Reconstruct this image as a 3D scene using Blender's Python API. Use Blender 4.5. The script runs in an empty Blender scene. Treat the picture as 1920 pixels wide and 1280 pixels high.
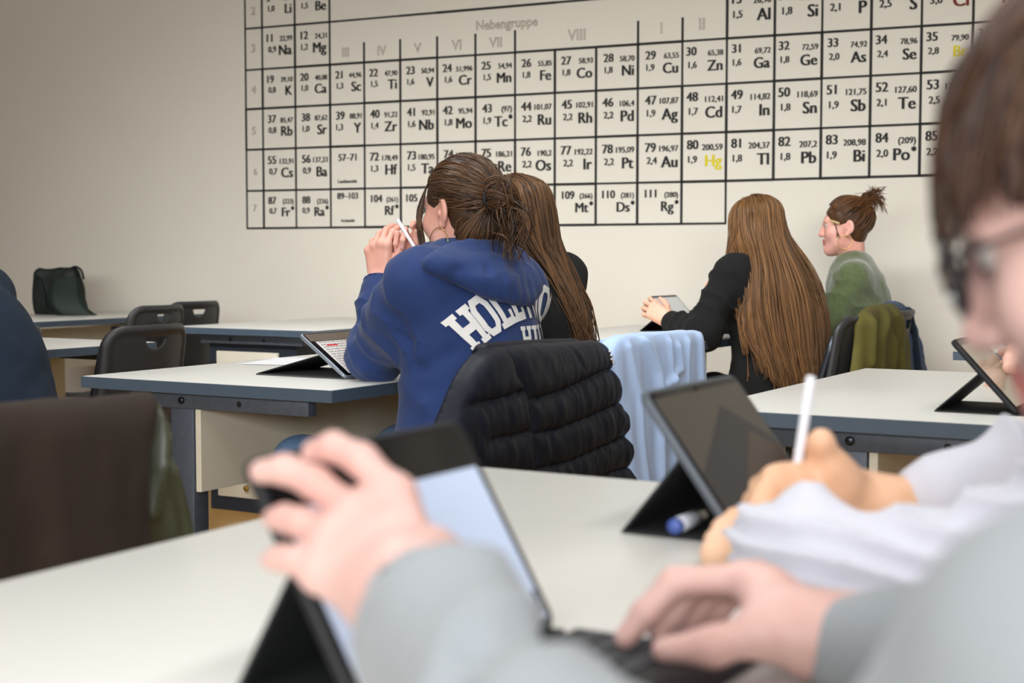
import bpy, bmesh, math, random
import numpy as np
from mathutils import Vector, Matrix, noise as mnoise
from mathutils.bvhtree import BVHTree

# ------------------------------------------------------------------ camera, light, exposure
SC = bpy.context.scene
CAM_Z = 1.04
PITCH = math.atan(154 / 2666.7)
FPX = 2666.7
cam_d = bpy.data.cameras.new('camera'); cam = bpy.data.objects.new('camera', cam_d)
SC.collection.objects.link(cam)
cam.location = (0, 0, CAM_Z); cam.rotation_euler = (math.pi / 2 - PITCH, 0, 0)
cam_d.sensor_width = 36; cam_d.lens = 50; cam_d.clip_start = 0.05; cam_d.clip_end = 60
cam_d.dof.use_dof = True; cam_d.dof.focus_distance = 3.6; cam_d.dof.aperture_fstop = 4.8
SC.camera = cam
SC.view_settings.view_transform = 'Standard'; SC.view_settings.look = 'None'
SC.view_settings.gamma = 1; SC.view_settings.use_curve_mapping = False
SC.view_settings.exposure = 0.0
SC.cycles.use_denoising = True
SC.cycles.max_bounces = 8; SC.cycles.diffuse_bounces = 5; SC.cycles.caustics_reflective = False; SC.cycles.caustics_refractive = False
world = bpy.data.worlds.new('world'); SC.world = world; world.use_nodes = True
world.node_tree.nodes['Background'].inputs[0].default_value = (0.75, 0.85, 1, 1)
world.node_tree.nodes['Background'].inputs[1].default_value = 0.3

# wall frame: E1 runs along the mural wall to the right, EN points into it
WA = math.radians(24.8)
E1 = Vector((math.cos(WA), -math.sin(WA), 0)); EN = Vector((math.sin(WA), math.cos(WA), 0))
WALL_D = 6.75 * math.cos(WA)            # distance camera -> mural wall
BACK_D = -4.3                          # window wall lies behind the camera
def wf(s, n, z): return E1 * s + EN * n + Vector((0, 0, z))
LIGHT = 1.0
def area_light(name, loc, target, sx, sy, power, col, spread=180):
    l = bpy.data.lights.new(name, 'AREA'); l.shape = 'RECTANGLE'; l.size = sx; l.size_y = sy
    l.energy = power; l.color = col; l.spread = math.radians(spread)
    o = bpy.data.objects.new(name, l); SC.collection.objects.link(o)
    o.location = loc; l.energy = power * LIGHT; o.rotation_euler = (Vector(target) - Vector(loc)).to_track_quat('-Z', 'Y').to_euler()
    return o
# daylight through the tall windows of the wall behind the camera
for s, pw in ((-3.0, 35), (-1.2, 125), (1.0, 175), (2.8, 185)):
    area_light('window_daylight', wf(s, BACK_D + 0.05, 1.8), wf(s - 0.2, BACK_D + 4.0, 0.8), 1.5, 1.7, pw, (0.93, 0.965, 1.0), 150)
# unseen fill lights added under the ceiling to brighten the tabletops
for s, n, pw in ((-2.4, 2.7, 22), (-1.0, 2.9, 18), (0.8, 3.1, 7), (-1.4, 0.4, 13), (0.6, 0.5, 22), (0.8, -2.2, 10)):
    area_light('ceiling_fill_light', wf(s, n, 3.08), wf(s + 0.001, n, 0), 1.5, 0.4, pw, (0.95, 0.98, 1.0), 150)
for s, pw in ((-4.4, 5), (-3.3, 7.5), (-2.1, 8), (-0.8, 4)):  # tilted row of unseen lights, added to brighten the lower mural wall
    area_light('ceiling_fill_light', wf(s, 2.3, 3.0), wf(s + 0.15, WALL_D, 0.1), 1.4, 0.35, pw, (0.97, 0.985, 1.0), 62)

# ------------------------------------------------------------------ small helpers
def rgb(r, g, b):
    f = lambda c: (c / 255 / 12.92) if c / 255 <= 0.04045 else ((c / 255 + 0.055) / 1.055) ** 2.4
    return (f(r), f(g), f(b), 1)
def W(px, py, d):
    """point at picture position (px, py) whose forward distance is d"""
    u = (px - 960) / FPX; v = -(py - 640) / FPX
    y = math.cos(PITCH) + v * math.sin(PITCH); z = -math.sin(PITCH) + v * math.cos(PITCH)
    return Vector((u * d / y, d, CAM_Z + z * d / y))
def ray(px, py):
    return (W(px, py, 1.0) - Vector((0, 0, CAM_Z))).normalized()
def on_plane(px, py, p0, n):
    o = Vector((0, 0, CAM_Z)); r = ray(px, py)
    return o + r * ((Vector(p0) - o).dot(n) / r.dot(n))
# table frame: LA = along a table, LC = across it (students look towards -LC)
TANG = math.radians(30)
LA = Vector((math.sin(TANG), math.cos(TANG), 0)); LC = Vector((math.cos(TANG), -math.sin(TANG), 0))
TO = Vector((-0.05, 1.92, 0)); TZ = 0.76
def tf(a, c, z=0): return TO + LA * a + LC * c + Vector((0, 0, z))

COL = SC.collection
def link(name, me, parent=None, smooth=True):
    o = bpy.data.objects.new(name, me); COL.objects.link(o)
    if smooth and len(me.polygons): me.polygons.foreach_set('use_smooth', np.ones(len(me.polygons), dtype=bool))
    if parent is not None:
        o.parent = parent
        if parent.get('_abs'): o.matrix_parent_inverse = parent_matrix(parent).inverted()
    return o
def parent_matrix(o):
    m = Matrix.LocRotScale(o.location, o.rotation_euler, o.scale)
    return parent_matrix(o.parent) @ o.matrix_parent_inverse @ m if o.parent else m
def tag(o, label=None, cat=None, group=None, kind=None):
    if label: o['label'] = label
    if cat: o['category'] = cat
    if group: o['group'] = group
    if kind: o['kind'] = kind
    return o
def thing(name, label, cat, loc=(0, 0, 0), rz=0, group=None, absolute=False):
    """Empty at the base of a thing. absolute: its parts are modelled in world coordinates"""
    o = bpy.data.objects.new(name, None); COL.objects.link(o); o.empty_display_size = 0.05
    o.location = loc; o.rotation_euler = (0, 0, rz)
    if absolute: o['_abs'] = 1
    return tag(o, label, cat, group)
def copy_thing(src, loc, rz, label, group=None):
    r = src.copy(); COL.objects.link(r); r.location = loc; r.rotation_euler = (0, 0, rz); r['label'] = label
    if group: r['group'] = group
    for ch in src.children:
        c = ch.copy(); COL.objects.link(c); c.parent = r
        for g in ch.children:
            d = g.copy(); COL.objects.link(d); d.parent = c
    return r
class MB:
    """collects vertices and faces of one mesh"""
    def __init__(s): s.v = []; s.f = []; s.m = []; s.mi = 0
    def add(s, v, f):
        b = len(s.v); s.v += [tuple(p) for p in v]; s.f += [tuple(i + b for i in q) for q in f]; s.m += [s.mi] * len(f); return s
    def box(s, lo, hi, M=None, bev=0.0):
        bm = bmesh.new(); bmesh.ops.create_cube(bm, size=1)
        c = [(lo[i] + hi[i]) / 2 for i in range(3)]; e = [hi[i] - lo[i] for i in range(3)]
        for v in bm.verts: v.co = Vector([c[i] + v.co[i] * e[i] for i in range(3)])
        if bev: bmesh.ops.bevel(bm, geom=bm.edges[:], offset=bev, segments=2, profile=0.5, affect='EDGES')
        bm.verts.index_update()
        vs = [(M @ v.co if M else v.co.copy()) for v in bm.verts]; fs = [[v.index for v in f.verts] for f in bm.faces]; bm.free()
        return s.add(vs, fs)
    def tube(s, pts, r, n=10, closed=False, flat=None):
        pts = [Vector(p) for p in pts]; m = len(pts); rs = r if hasattr(r, '__len__') else [r] * m
        up = Vector((0.3, 0.2, 1)); V = []; F = []
        for i, p in enumerate(pts):
            a = pts[(i - 1) % m] if (closed or i > 0) else p; b = pts[(i + 1) % m] if (closed or i < m - 1) else p
            t = (b - a).normalized(); x = up - t * up.dot(t)
            x = x.normalized() if x.length > 1e-5 else t.orthogonal().normalized(); up = x; y = t.cross(x)
            for k in range(n):
                an = 2 * math.pi * k / n; V.append(p + (x * math.cos(an) + y * math.sin(an) * (flat or 1)) * rs[i])
        for i in range(m if closed else m - 1):
            for k in range(n):
                F.append((i * n + k, i * n + (k + 1) % n, ((i + 1) % m) * n + (k + 1) % n, ((i + 1) % m) * n + k))
        if not closed:
            F.append(tuple(range(n))[::-1]); F.append(tuple(range((m - 1) * n, m * n)))
        return s.add(V, F)
    def disc(s, c, axis, r, h, n=16):
        c = Vector(c); a = Vector(axis).normalized()
        return s.tube([c, c + a * h * 0.7, c + a * h], [r, r, r * 0.7], n)
    def build(s, name, mats, parent=None, smooth=True, sharp=None):
        me = bpy.data.meshes.new(name); me.from_pydata(s.v, [], s.f); me.update()
        for m in (mats if isinstance(mats, (list, tuple)) else [mats]): me.materials.append(m)
        if any(s.m): me.polygons.foreach_set('material_index', s.m)
        o = link(name, me, parent, smooth)
        if sharp and smooth: me.set_sharp_from_angle(angle=math.radians(sharp))
        return o
def catmull(P, n):
    P = [Vector(p) for p in P]
    Q = [P[0] * 2 - P[1]] + P + [P[-1] * 2 - P[-2]]; out = []; segs = len(P) - 1
    for k in range(n):
        u = k / (n - 1) * segs; i = min(int(u), segs - 1); t = u - i
        a, b, c, d = Q[i], Q[i + 1], Q[i + 2], Q[i + 3]
        out.append(0.5 * ((2 * b) + (c - a) * t + (2 * a - 5 * b + 4 * c - d) * t * t + (3 * b - a - 3 * c + d) * t ** 3))
    return out

# ------------------------------------------------------------------ materials
MATS = {}
def mat(name, col, rough=0.6, metal=0.0, var=0.0, vscale=8.0, bump=0.0, bscale=60.0, emit=None, estr=0.0, spec=0.5,
        sheen=0.0, sss=0.0, stretch=None, coat=0.0, col2=None, attr=False):
    if name in MATS: return MATS[name]
    m = bpy.data.materials.new(name); m.use_nodes = True; nt = m.node_tree; b = nt.nodes['Principled BSDF']
    b.inputs['Base Color'].default_value = col; b.inputs['Roughness'].default_value = rough; b.inputs['Metallic'].default_value = metal
    b.inputs['Specular IOR Level'].default_value = spec; b.inputs['Sheen Weight'].default_value = sheen; b.inputs['Coat Weight'].default_value = coat
    if sss:
        b.inputs['Subsurface Weight'].default_value = sss; b.inputs['Subsurface Scale'].default_value = 0.008
        b.inputs['Subsurface Radius'].default_value = (1.0, 0.35, 0.2)
    if emit: b.inputs['Emission Color'].default_value = emit; b.inputs['Emission Strength'].default_value = estr
    tc = nt.nodes.new('ShaderNodeTexCoord'); mp = nt.nodes.new('ShaderNodeMapping'); nt.links.new(tc.outputs['Object'], mp.inputs[0])
    if stretch: mp.inputs['Scale'].default_value = stretch
    if attr:
        at = nt.nodes.new('ShaderNodeAttribute'); at.attribute_name = 'shade'
        mx = nt.nodes.new('ShaderNodeMix'); mx.data_type = 'RGBA'; mx.inputs[6].default_value = col; mx.inputs[7].default_value = col2
        nt.links.new(at.outputs['Fac'], mx.inputs[0]); nt.links.new(mx.outputs[2], b.inputs['Base Color'])
    elif var or col2:
        no = nt.nodes.new('ShaderNodeTexNoise'); no.inputs['Scale'].default_value = vscale; no.inputs['Detail'].default_value = 5
        nt.links.new(mp.outputs[0], no.inputs['Vector'])
        rp = nt.nodes.new('ShaderNodeValToRGB'); rp.color_ramp.elements[0].position = 0.3; rp.color_ramp.elements[1].position = 0.7
        c2 = col2 or tuple(min(1, c * (1 + var)) for c in col[:3]) + (1,)
        c1 = col if col2 else tuple(c * (1 - var) for c in col[:3]) + (1,)
        rp.color_ramp.elements[0].color = c1; rp.color_ramp.elements[1].color = c2
        nt.links.new(no.outputs['Fac'], rp.inputs[0]); nt.links.new(rp.outputs[0], b.inputs['Base Color'])
    if bump:
        n2 = nt.nodes.new('ShaderNodeTexNoise'); n2.inputs['Scale'].default_value = bscale; n2.inputs['Detail'].default_value = 4
        nt.links.new(mp.outputs[0], n2.inputs['Vector'])
        bp = nt.nodes.new('ShaderNodeBump'); bp.inputs['Strength'].default_value = bump; bp.inputs['Distance'].default_value = 0.004
        nt.links.new(n2.outputs['Fac'], bp.inputs['Height']); nt.links.new(bp.outputs[0], b.inputs['Normal'])
    MATS[name] = m; return m
M_WALL = mat('wall_paint', rgb(232, 226, 212), 0.75, var=0.02, vscale=1.2, bump=0.05, bscale=150, spec=0.2)
M_CEIL = mat('ceiling_paint', rgb(190, 190, 188), 0.9)
M_SIDE = mat('side_wall_paint', rgb(178, 176, 170), 0.9)
M_FLOOR = mat('floor_wood', rgb(160, 122, 66), 0.4, var=0.12, vscale=3, stretch=(1, 12, 1))
M_PAINT = mat('mural_black', rgb(28, 24, 20), 0.7)
M_PAINT_Y = mat('mural_yellow', rgb(224, 206, 20), 0.7)
M_PAINT_R = mat('mural_red', rgb(120, 36, 28), 0.7)
M_PAINT_G = mat('mural_grey', rgb(160, 150, 132), 0.7)
M_TOP = mat('laminate', rgb(222, 220, 213), 0.32, var=0.012, vscale=14, stretch=(1, 18, 1), spec=0.45)
M_EDGE = mat('edge_band', rgb(72, 86, 100), 0.45, var=0.05, vscale=30)
M_STEEL = mat('frame_steel', rgb(76, 82, 92), 0.5, 0.2, var=0.10, vscale=60)
M_STEELD = mat('frame_dark', rgb(40, 46, 56), 0.5, 0.2)
M_PANEL = mat('beige_panel', rgb(214, 206, 186), 0.55, var=0.04, vscale=5)
M_BLACK = mat('black_hole', rgb(8, 8, 9), 0.8)
M_SCREW = mat('screw_steel', rgb(60, 64, 70), 0.3, 0.9)
M_BRASS = mat('brass', rgb(190, 150, 70), 0.3, 0.9)
M_CHAIR = mat('chair_plastic', rgb(52, 51, 52), 0.42, var=0.06, vscale=200, bump=0.15, bscale=900)
M_CHROME = mat('chair_tube', rgb(70, 74, 80), 0.35, 0.7)

# ------------------------------------------------------------------ signed-distance modelling (smooth skins for bodies and cloth)
def vnoise(P, seed=0):
    """value noise in -1..1 for an (n,3) array"""
    P = np.asarray(P, dtype=np.float64) + seed * 17.31; I = np.floor(P).astype(np.int64); F = P - I; F = F * F * (3 - 2 * F)
    def h(i, j, k):
        n = (i * 374761393 + j * 668265263 + k * 2147483647) & 0xffffffff
        n = ((n ^ (n >> 13)) * 1274126177) & 0xffffffff
        return ((n ^ (n >> 16)) & 0xffff) / 32767.5 - 1
    x, y, z = I[:, 0], I[:, 1], I[:, 2]; fx, fy, fz = F[:, 0], F[:, 1], F[:, 2]; r = 0
    for dx in (0, 1):
        for dy in (0, 1):
            for dz in (0, 1):
                r = r + h(x + dx, y + dy, z + dz) * (fx if dx else 1 - fx) * (fy if dy else 1 - fy) * (fz if dz else 1 - fz)
    return r
def A3(v): return np.array(tuple(v), dtype=np.float32)
def cap(a, b, ra, rb, k=0.02, sub=False): return dict(t='cap', a=A3(a), b=A3(b), ra=ra, rb=rb, k=k, sub=sub)
def ell(c, r, R=None, k=0.02, sub=False):
    Rm = np.eye(3, dtype=np.float32) if R is None else np.array([tuple(x) for x in R], dtype=np.float32)   # rows = local axes
    return dict(t='ell', c=A3(c), r=A3(r), R=Rm, k=k, sub=sub)
def cutp(p, n, k=0.002): return dict(t='cut', p=A3(p), n=A3(Vector(n).normalized()), k=k, sub=True)
def prim_box(p):
    if p['t'] == 'cap':
        return np.minimum(p['a'] - p['ra'], p['b'] - p['rb']), np.maximum(p['a'] + p['ra'], p['b'] + p['rb'])
    r = np.sqrt(((p['R'].T * p['r']) ** 2).sum(1)); return p['c'] - r, p['c'] + r
def prim_d(p, X, Y, Z):
    if p['t'] == 'cut': return (X - p['p'][0]) * p['n'][0] + (Y - p['p'][1]) * p['n'][1] + (Z - p['p'][2]) * p['n'][2]
    if p['t'] == 'cap':
        a, b = p['a'], p['b']; ab = b - a; L2 = max(float(ab @ ab), 1e-10)
        x, y, z = X - a[0], Y - a[1], Z - a[2]
        t = np.clip((x * ab[0] + y * ab[1] + z * ab[2]) / L2, 0, 1)
        return np.sqrt((x - ab[0] * t) ** 2 + (y - ab[1] * t) ** 2 + (z - ab[2] * t) ** 2) - (p['ra'] + (p['rb'] - p['ra']) * t)
    x, y, z = X - p['c'][0], Y - p['c'][1], Z - p['c'][2]; R, r = p['R'], p['r']
    u = R[0][0] * x + R[0][1] * y + R[0][2] * z; v = R[1][0] * x + R[1][1] * y + R[1][2] * z; w = R[2][0] * x + R[2][1] * y + R[2][2] * z
    k0 = np.sqrt((u / r[0]) ** 2 + (v / r[1]) ** 2 + (w / r[2]) ** 2)
    k1 = np.sqrt((u / r[0] ** 2) ** 2 + (v / r[1] ** 2) ** 2 + (w / r[2] ** 2) ** 2)
    return k0 * (k0 - 1) / np.maximum(k1, 1e-6)
def smin(a, b, k):
    h = np.clip(0.5 + 0.5 * (b - a) / k, 0, 1); return b * (1 - h) + a * h - k * h * (1 - h)
def sdf_mesh(prims, h):
    """smooth union / difference of the primitives, meshed by surface nets at voxel size h"""
    lo = np.min([prim_box(p)[0] for p in prims if not p['sub']], 0) - 3 * h; hi = np.max([prim_box(p)[1] for p in prims if not p['sub']], 0) + 3 * h
    n = np.ceil((hi - lo) / h).astype(int) + 1
    ax = [lo[i] + h * np.arange(n[i], dtype=np.float32) for i in range(3)]
    G = np.full(tuple(n), 0.5, dtype=np.float32)
    for p in prims:
        if p['t'] == 'cut': sl = tuple(slice(0, n[i]) for i in range(3))
        else:
            bl, bh = prim_box(p); mg = p['k'] + 3 * h
            i0 = np.clip(np.floor((bl - mg - lo) / h).astype(int), 0, n); i1 = np.clip(np.ceil((bh + mg - lo) / h).astype(int) + 1, 0, n)
            if (i1 <= i0).any(): continue
            sl = tuple(slice(i0[i], i1[i]) for i in range(3))
        d = prim_d(p, ax[0][sl[0], None, None], ax[1][None, sl[1], None], ax[2][None, None, sl[2]])
        G[sl] = -smin(-G[sl], d + 0 * G[sl], p['k']) if p['sub'] else smin(G[sl], d, p['k'])
    return surf_net(G, lo, h)
def surf_net(G, lo, h):
    S = G < 0; n = np.array(G.shape)
    cnt = np.zeros(n - 1, dtype=np.int8)
    for i in (0, 1):
        for j in (0, 1):
            for k in (0, 1): cnt += S[i:n[0] - 1 + i, j:n[1] - 1 + j, k:n[2] - 1 + k]
    act = (cnt > 0) & (cnt < 8); idx = np.full(n - 1, -1, dtype=np.int64); C = np.argwhere(act); idx[act] = np.arange(len(C))
    P = np.zeros((len(C), 3)); Nn = np.zeros(len(C))
    cor = [(0, 0, 0), (1, 0, 0), (0, 1, 0), (1, 1, 0), (0, 0, 1), (1, 0, 1), (0, 1, 1), (1, 1, 1)]
    val = [G[C[:, 0] + a, C[:, 1] + b, C[:, 2] + c] for a, b, c in cor]
    for a in range(8):
        for ax in range(3):
            b = a | (1 << ax)
            if b == a: continue
            va, vb = val[a], val[b]; m = (va < 0) != (vb < 0)
            t = np.where(m, va / np.where(m, va - vb, 1), 0)
            q = np.array(cor[a], dtype=float)[None, :] + np.outer(t, np.eye(3)[ax]); P += q * m[:, None]; Nn += m
    V = lo + h * (C + P / Nn[:, None])
    F = []
    for ax in range(3):
        u, w = (ax + 1) % 3, (ax + 2) % 3
        a = [slice(None)] * 3; b = [slice(None)] * 3; a[ax] = slice(0, n[ax] - 1); b[ax] = slice(1, n[ax])
        ch = S[tuple(a)] != S[tuple(b)]; E = np.argwhere(ch)
        E = E[(E[:, u] > 0) & (E[:, w] > 0) & (E[:, u] < n[u] - 1) & (E[:, w] < n[w] - 1)]
        ins = S[E[:, 0], E[:, 1], E[:, 2]]
        def id_(du, dw):
            Q = E.copy(); Q[:, u] += du; Q[:, w] += dw; return idx[Q[:, 0], Q[:, 1], Q[:, 2]]
        q = np.stack([id_(-1, -1), id_(0, -1), id_(0, 0), id_(-1, 0)], 1)
        F.append(np.where(ins[:, None], q, q[:, ::-1]))
    return V, np.concatenate(F)
def vnormals(V, F):
    n = np.cross(V[F[:, 2]] - V[F[:, 0]], V[F[:, 3]] - V[F[:, 1]]); N = np.zeros_like(V)
    for k in range(4): np.add.at(N, F[:, k], n)
    return N / np.maximum(np.linalg.norm(N, axis=1, keepdims=True), 1e-12)
def relax(V, F, it=2, lam=0.5):
    V = V.copy()
    for _ in range(it):
        s = np.zeros_like(V); c = np.zeros(len(V))
        for k in range(4):
            np.add.at(s, F[:, k], V[F[:, (k + 1) % 4]]); np.add.at(s, F[:, (k + 1) % 4], V[F[:, k]])
            np.add.at(c, F[:, k], 1); np.add.at(c, F[:, (k + 1) % 4], 1)
        V += lam * (s / np.maximum(c, 1)[:, None] - V)
    return V
def np_mesh(name, V, F, mats, parent=None, mi=None):
    me = bpy.data.meshes.new(name)
    me.vertices.add(len(V)); me.vertices.foreach_set('co', np.asarray(V, dtype=np.float32).ravel())
    me.loops.add(len(F) * 4); me.loops.foreach_set('vertex_index', np.asarray(F, dtype=np.int32).ravel())
    me.polygons.add(len(F)); me.polygons.foreach_set('loop_start', np.arange(len(F), dtype=np.int32) * 4)
    me.update(calc_edges=True); me.validate()
    for m in (mats if isinstance(mats, (list, tuple)) else [mats]): me.materials.append(m)
    if mi is not None: me.polygons.foreach_set('material_index', np.asarray(mi, dtype=np.int32))
    return link(name, me, parent)
def join(parts):
    V = []; F = []; n = 0
    for v, f in parts: V.append(v); F.append(f + n); n += len(v)
    return np.concatenate(V), np.concatenate(F)
def sil(V, n): pass

# ------------------------------------------------------------------ the room
ZC = 3.15; S0, S1 = -8.6, 3.4
def quad_obj(name, pts, m, kind='structure'):
    b = MB(); b.add(pts, [(0, 1, 2, 3)]); o = b.build(name, m, smooth=False); tag(o, kind=kind); return o
def slab_obj(name, s0, s1, n0, n1, z0, z1, m):
    b = MB(); V = [wf(s, n, z) for z in (z0, z1) for s, n in ((s0, n0), (s1, n0), (s1, n1), (s0, n1))]
    b.add(V, [(0, 3, 2, 1), (4, 5, 6, 7), (0, 1, 5, 4), (1, 2, 6, 5), (2, 3, 7, 6), (3, 0, 4, 7)])
    return tag(b.build(name, m, smooth=False), kind='structure')
slab_obj('floor', S0, S1, BACK_D, WALL_D, -0.1, 0, M_FLOOR)
slab_obj('ceiling', S0, S1, BACK_D, WALL_D, ZC, ZC + 0.1, M_CEIL)
slab_obj('wall_back', S0 - 0.1, S1 + 0.1, WALL_D, WALL_D + 0.12, -0.1, ZC + 0.1, M_WALL)
slab_obj('wall_front', S0 - 0.1, S1 + 0.1, BACK_D - 0.12, BACK_D, -0.1, ZC + 0.1, M_SIDE)
slab_obj('wall_left', S0 - 0.12, S0, BACK_D, WALL_D, -0.1, ZC + 0.1, M_SIDE)
slab_obj('wall_right', S1, S1 + 0.12, BACK_D, WALL_D, -0.1, ZC + 0.1, M_SIDE)
slab_obj('baseboard_back', S0, S1, WALL_D - 0.015, WALL_D, 0, 0.07, M_STEEL)

# ------------------------------------------------------------------ painted periodic table on the wall
WP0 = wf(0, WALL_D - 0.0025, 0)
def wall_sz(px, py):
    p = on_plane(px, py, WP0, EN); return p.dot(E1), p.z
XL = [462, 493.5, 554.5, 619.5, 683.5, 751, 820, 891.5, 965.5, 1040, 1117, 1195, 1278, 1361, 1450, 1538.5, 1630, 1724, 1820, 1922]
def rowline(pts):
    ss = [wall_sz(x, y) for x, y in pts]
    return lambda s: float(np.interp(s, [a for a, b in ss], [b for a, b in ss])) if ss[0][0] <= s <= ss[-1][0] else \
        (ss[0][1] + (s - ss[0][0]) * (ss[1][1] - ss[0][1]) / (ss[1][0] - ss[0][0]) if s < ss[0][0] else ss[-1][1] + (s - ss[-1][0]) * (ss[-1][1] - ss[-2][1]) / (ss[-1][0] - ss[-2][0]))
R_LINE = [rowline([(462, -20), (1361, -108)]), rowline([(462, 54), (619, 41), (920, 15), (1361, -23)]), rowline([(462, 131.6), (1361, 72), (1821, 43)]), rowline([(462, 205), (1361, 156.8), (1818, 131.7)]),
          rowline([(462, 281), (1361, 247.5), (1815, 228.6)]), rowline([(462, 358), (1361, 339), (1820, 326.5)]), rowline([(462, 428), (1361, 418.6)])]
CS = [wall_sz(x, 300)[0] for x in XL]
mural = thing('wall_mural', 'hand-painted black periodic table of the elements on the white wall', 'wall painting', wf(0, WALL_D - 0.001, 0), absolute=True)
def wpt(s, z, off=0.0): return wf(s, WALL_D - 0.0025 - off, z)
def stroke(b, s0, z0, s1, z1, w):
    d = Vector((s1 - s0, z1 - z0)); d.normalize(); n = Vector((-d.y, d.x)) * w / 2
    P = [(s0 + n.x, z0 + n.y), (s0 - n.x, z0 - n.y), (s1 - n.x, z1 - n.y), (s1 + n.x, z1 + n.y)]
    V = [wpt(s, z, 0) for s, z in P] + [wpt(s, z, -0.002) for s, z in P]
    b.add(V, [(0, 1, 2, 3), (0, 4, 5, 1), (1, 5, 6, 2), (2, 6, 7, 3), (3, 7, 4, 0)])
gb = MB(); LW = 0.0105
rnd = random.Random(4)
def hline(r, c0, c1):
    for c in range(c0, c1): stroke(gb, CS[c] - 0.004, R_LINE[r](CS[c]), CS[c + 1] + 0.004, R_LINE[r](CS[c + 1]), LW * rnd.uniform(0.85, 1.15))
def vline(c, r0, r1, dz=0):
    for r in range(r0, r1): stroke(gb, CS[c], R_LINE[r](CS[c]) + (dz if r == r0 else 0), CS[c], R_LINE[r + 1](CS[c]), LW * rnd.uniform(0.85, 1.2))
hline(1, 0, 13); hline(2, 0, 19); hline(3, 0, 19); hline(4, 0, 19); hline(5, 0, 19); hline(6, 0, 13); hline(0, 0, 3)
for c in (0, 1, 2, 3): vline(c, 0, 6)
for c in range(4, 13):
    vline(c, 2, 6)
vline(13, 0, 6)
for c in range(14, 20): vline(c, 0, 5)
for c, y in ((4, 79), (5, 73), (6, 68), (7, 63), (8, 56.7), (11, 39), (12, 32.6)):
    stroke(gb, CS[c], wall_sz(XL[c], y)[1], CS[c], R_LINE[2](CS[c]), LW)
gb.build('grid_lines', M_PAINT, mural, smooth=False)

def text_mesh(s, size, bold=0.0, outline=False):
    cu = bpy.data.curves.new('t', 'FONT'); cu.body = s; cu.size = size; cu.align_x = 'LEFT'; cu.resolution_u = 3; cu.offset = bold
    if outline: cu.fill_mode = 'NONE'; cu.bevel_depth = 0.0016; cu.bevel_resolution = 0
    o = bpy.data.objects.new('t', cu); COL.objects.link(o); dg = bpy.context.evaluated_depsgraph_get()
    me = bpy.data.meshes.new_from_object(o.evaluated_get(dg))
    V = [v.co.copy() for v in me.vertices]; F = [tuple(p.vertices) for p in me.polygons]
    bpy.data.objects.remove(o); bpy.data.curves.remove(cu); bpy.data.meshes.remove(me); return V, F
TCACHE = {}
def put_text(b, s, sx, z, cap_h, align='L', bold=0.0012, xs=0.92, outline=False, slant=0.0):
    if s[-1] == '*':
        w = cap_h * 0.5; zz = z + cap_h * 0.86
        for k in range(3):
            a = math.radians(90 + 60 * k); stroke(b, sx - w * .5 - math.cos(a) * w * .42, zz - math.sin(a) * w * .42, sx - w * .5 + math.cos(a) * w * .42, zz + math.sin(a) * w * .42, cap_h * .13)
        s = s[:-1]; sx -= w * 1.15
    key = (s, outline)
    if key not in TCACHE: TCACHE[key] = text_mesh(s, 0.1, 0.0, outline)
    V, F = TCACHE[key]
    if not V: return
    k = cap_h / 0.0729; w0 = min(v.x for v in V); w1 = max(v.x for v in V); wd = (w1 - w0) * k * xs
    off = {'L': 0, 'R': -wd, 'C': -wd / 2}[align]
    # the letters run in small steps with the line they stand on
    for e in ((0,) if outline else (-0.055, -0.018, 0.018, 0.055)):      # brush weight
        b.add([wpt(sx + off + (v.x - w0) * k * xs + e * cap_h, z + v.y * k, v.z if outline else 0.00004 * (1 + e * 15)) for v in V], F)
lt, ly, lr, lg = MB(), MB(), MB(), MB()
def cell(c, r, num, mass, en, sym, m=None):
    s0, s1 = CS[c], CS[c + 1]; w = s1 - s0; h = R_LINE[r](s0) - R_LINE[r + 1](s0)
    top = lambda s: R_LINE[r](s)
    j = lambda a: rnd.uniform(-a, a)
    right = c >= 12
    if num: put_text(lt, num, s0 + w * (0.11 if right else 0.17) + j(.004), top(s0) - h * (0.36 if not right else .33), h * 0.20, 'L', bold=0.0014)
    if mass: put_text(lt, mass, s1 - w * 0.08, top(s1) - h * 0.36 + j(.002), h * 0.13, 'R', bold=0.0014)
    if en: put_text(lt, en, s0 + w * (0.15 if right else 0.20) + j(.004), top(s0) - h * 0.61, h * 0.15, 'L', bold=0.0012)
    st = sym[-1] == '*'
    if sym: put_text(m or lt, sym, s1 - w * (0.05 if st else 0.1), top(s1) - h * (0.69 if r < 6 else .7), h * 0.25, 'R', bold=0.0016)
rows = {0 + 1: [], }
def fill(r, c0, items):
    for i, it in enumerate(items):
        if it: cell(c0 + i, r, *it)
fill(0, 1, [('3', '6,94', '1,0', 'Li'), ('4', '9,01', '1,5', 'Be')])
fill(1, 1, [('11', '22,99', '0,9', 'Na'), ('12', '24,31', '1,2', 'Mg')])
fill(1, 13, [('13', '26,98', '1,5', 'Al'), ('14', '28,09', '1,8', 'Si'), ('15', '30,97', '2,1', 'P'), ('16', '32,06', '2,5', 'S'), ('17', '35,45', '3,0', 'Cl', lr), ('18', '39,95', '', 'Ar', lr)])
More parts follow.
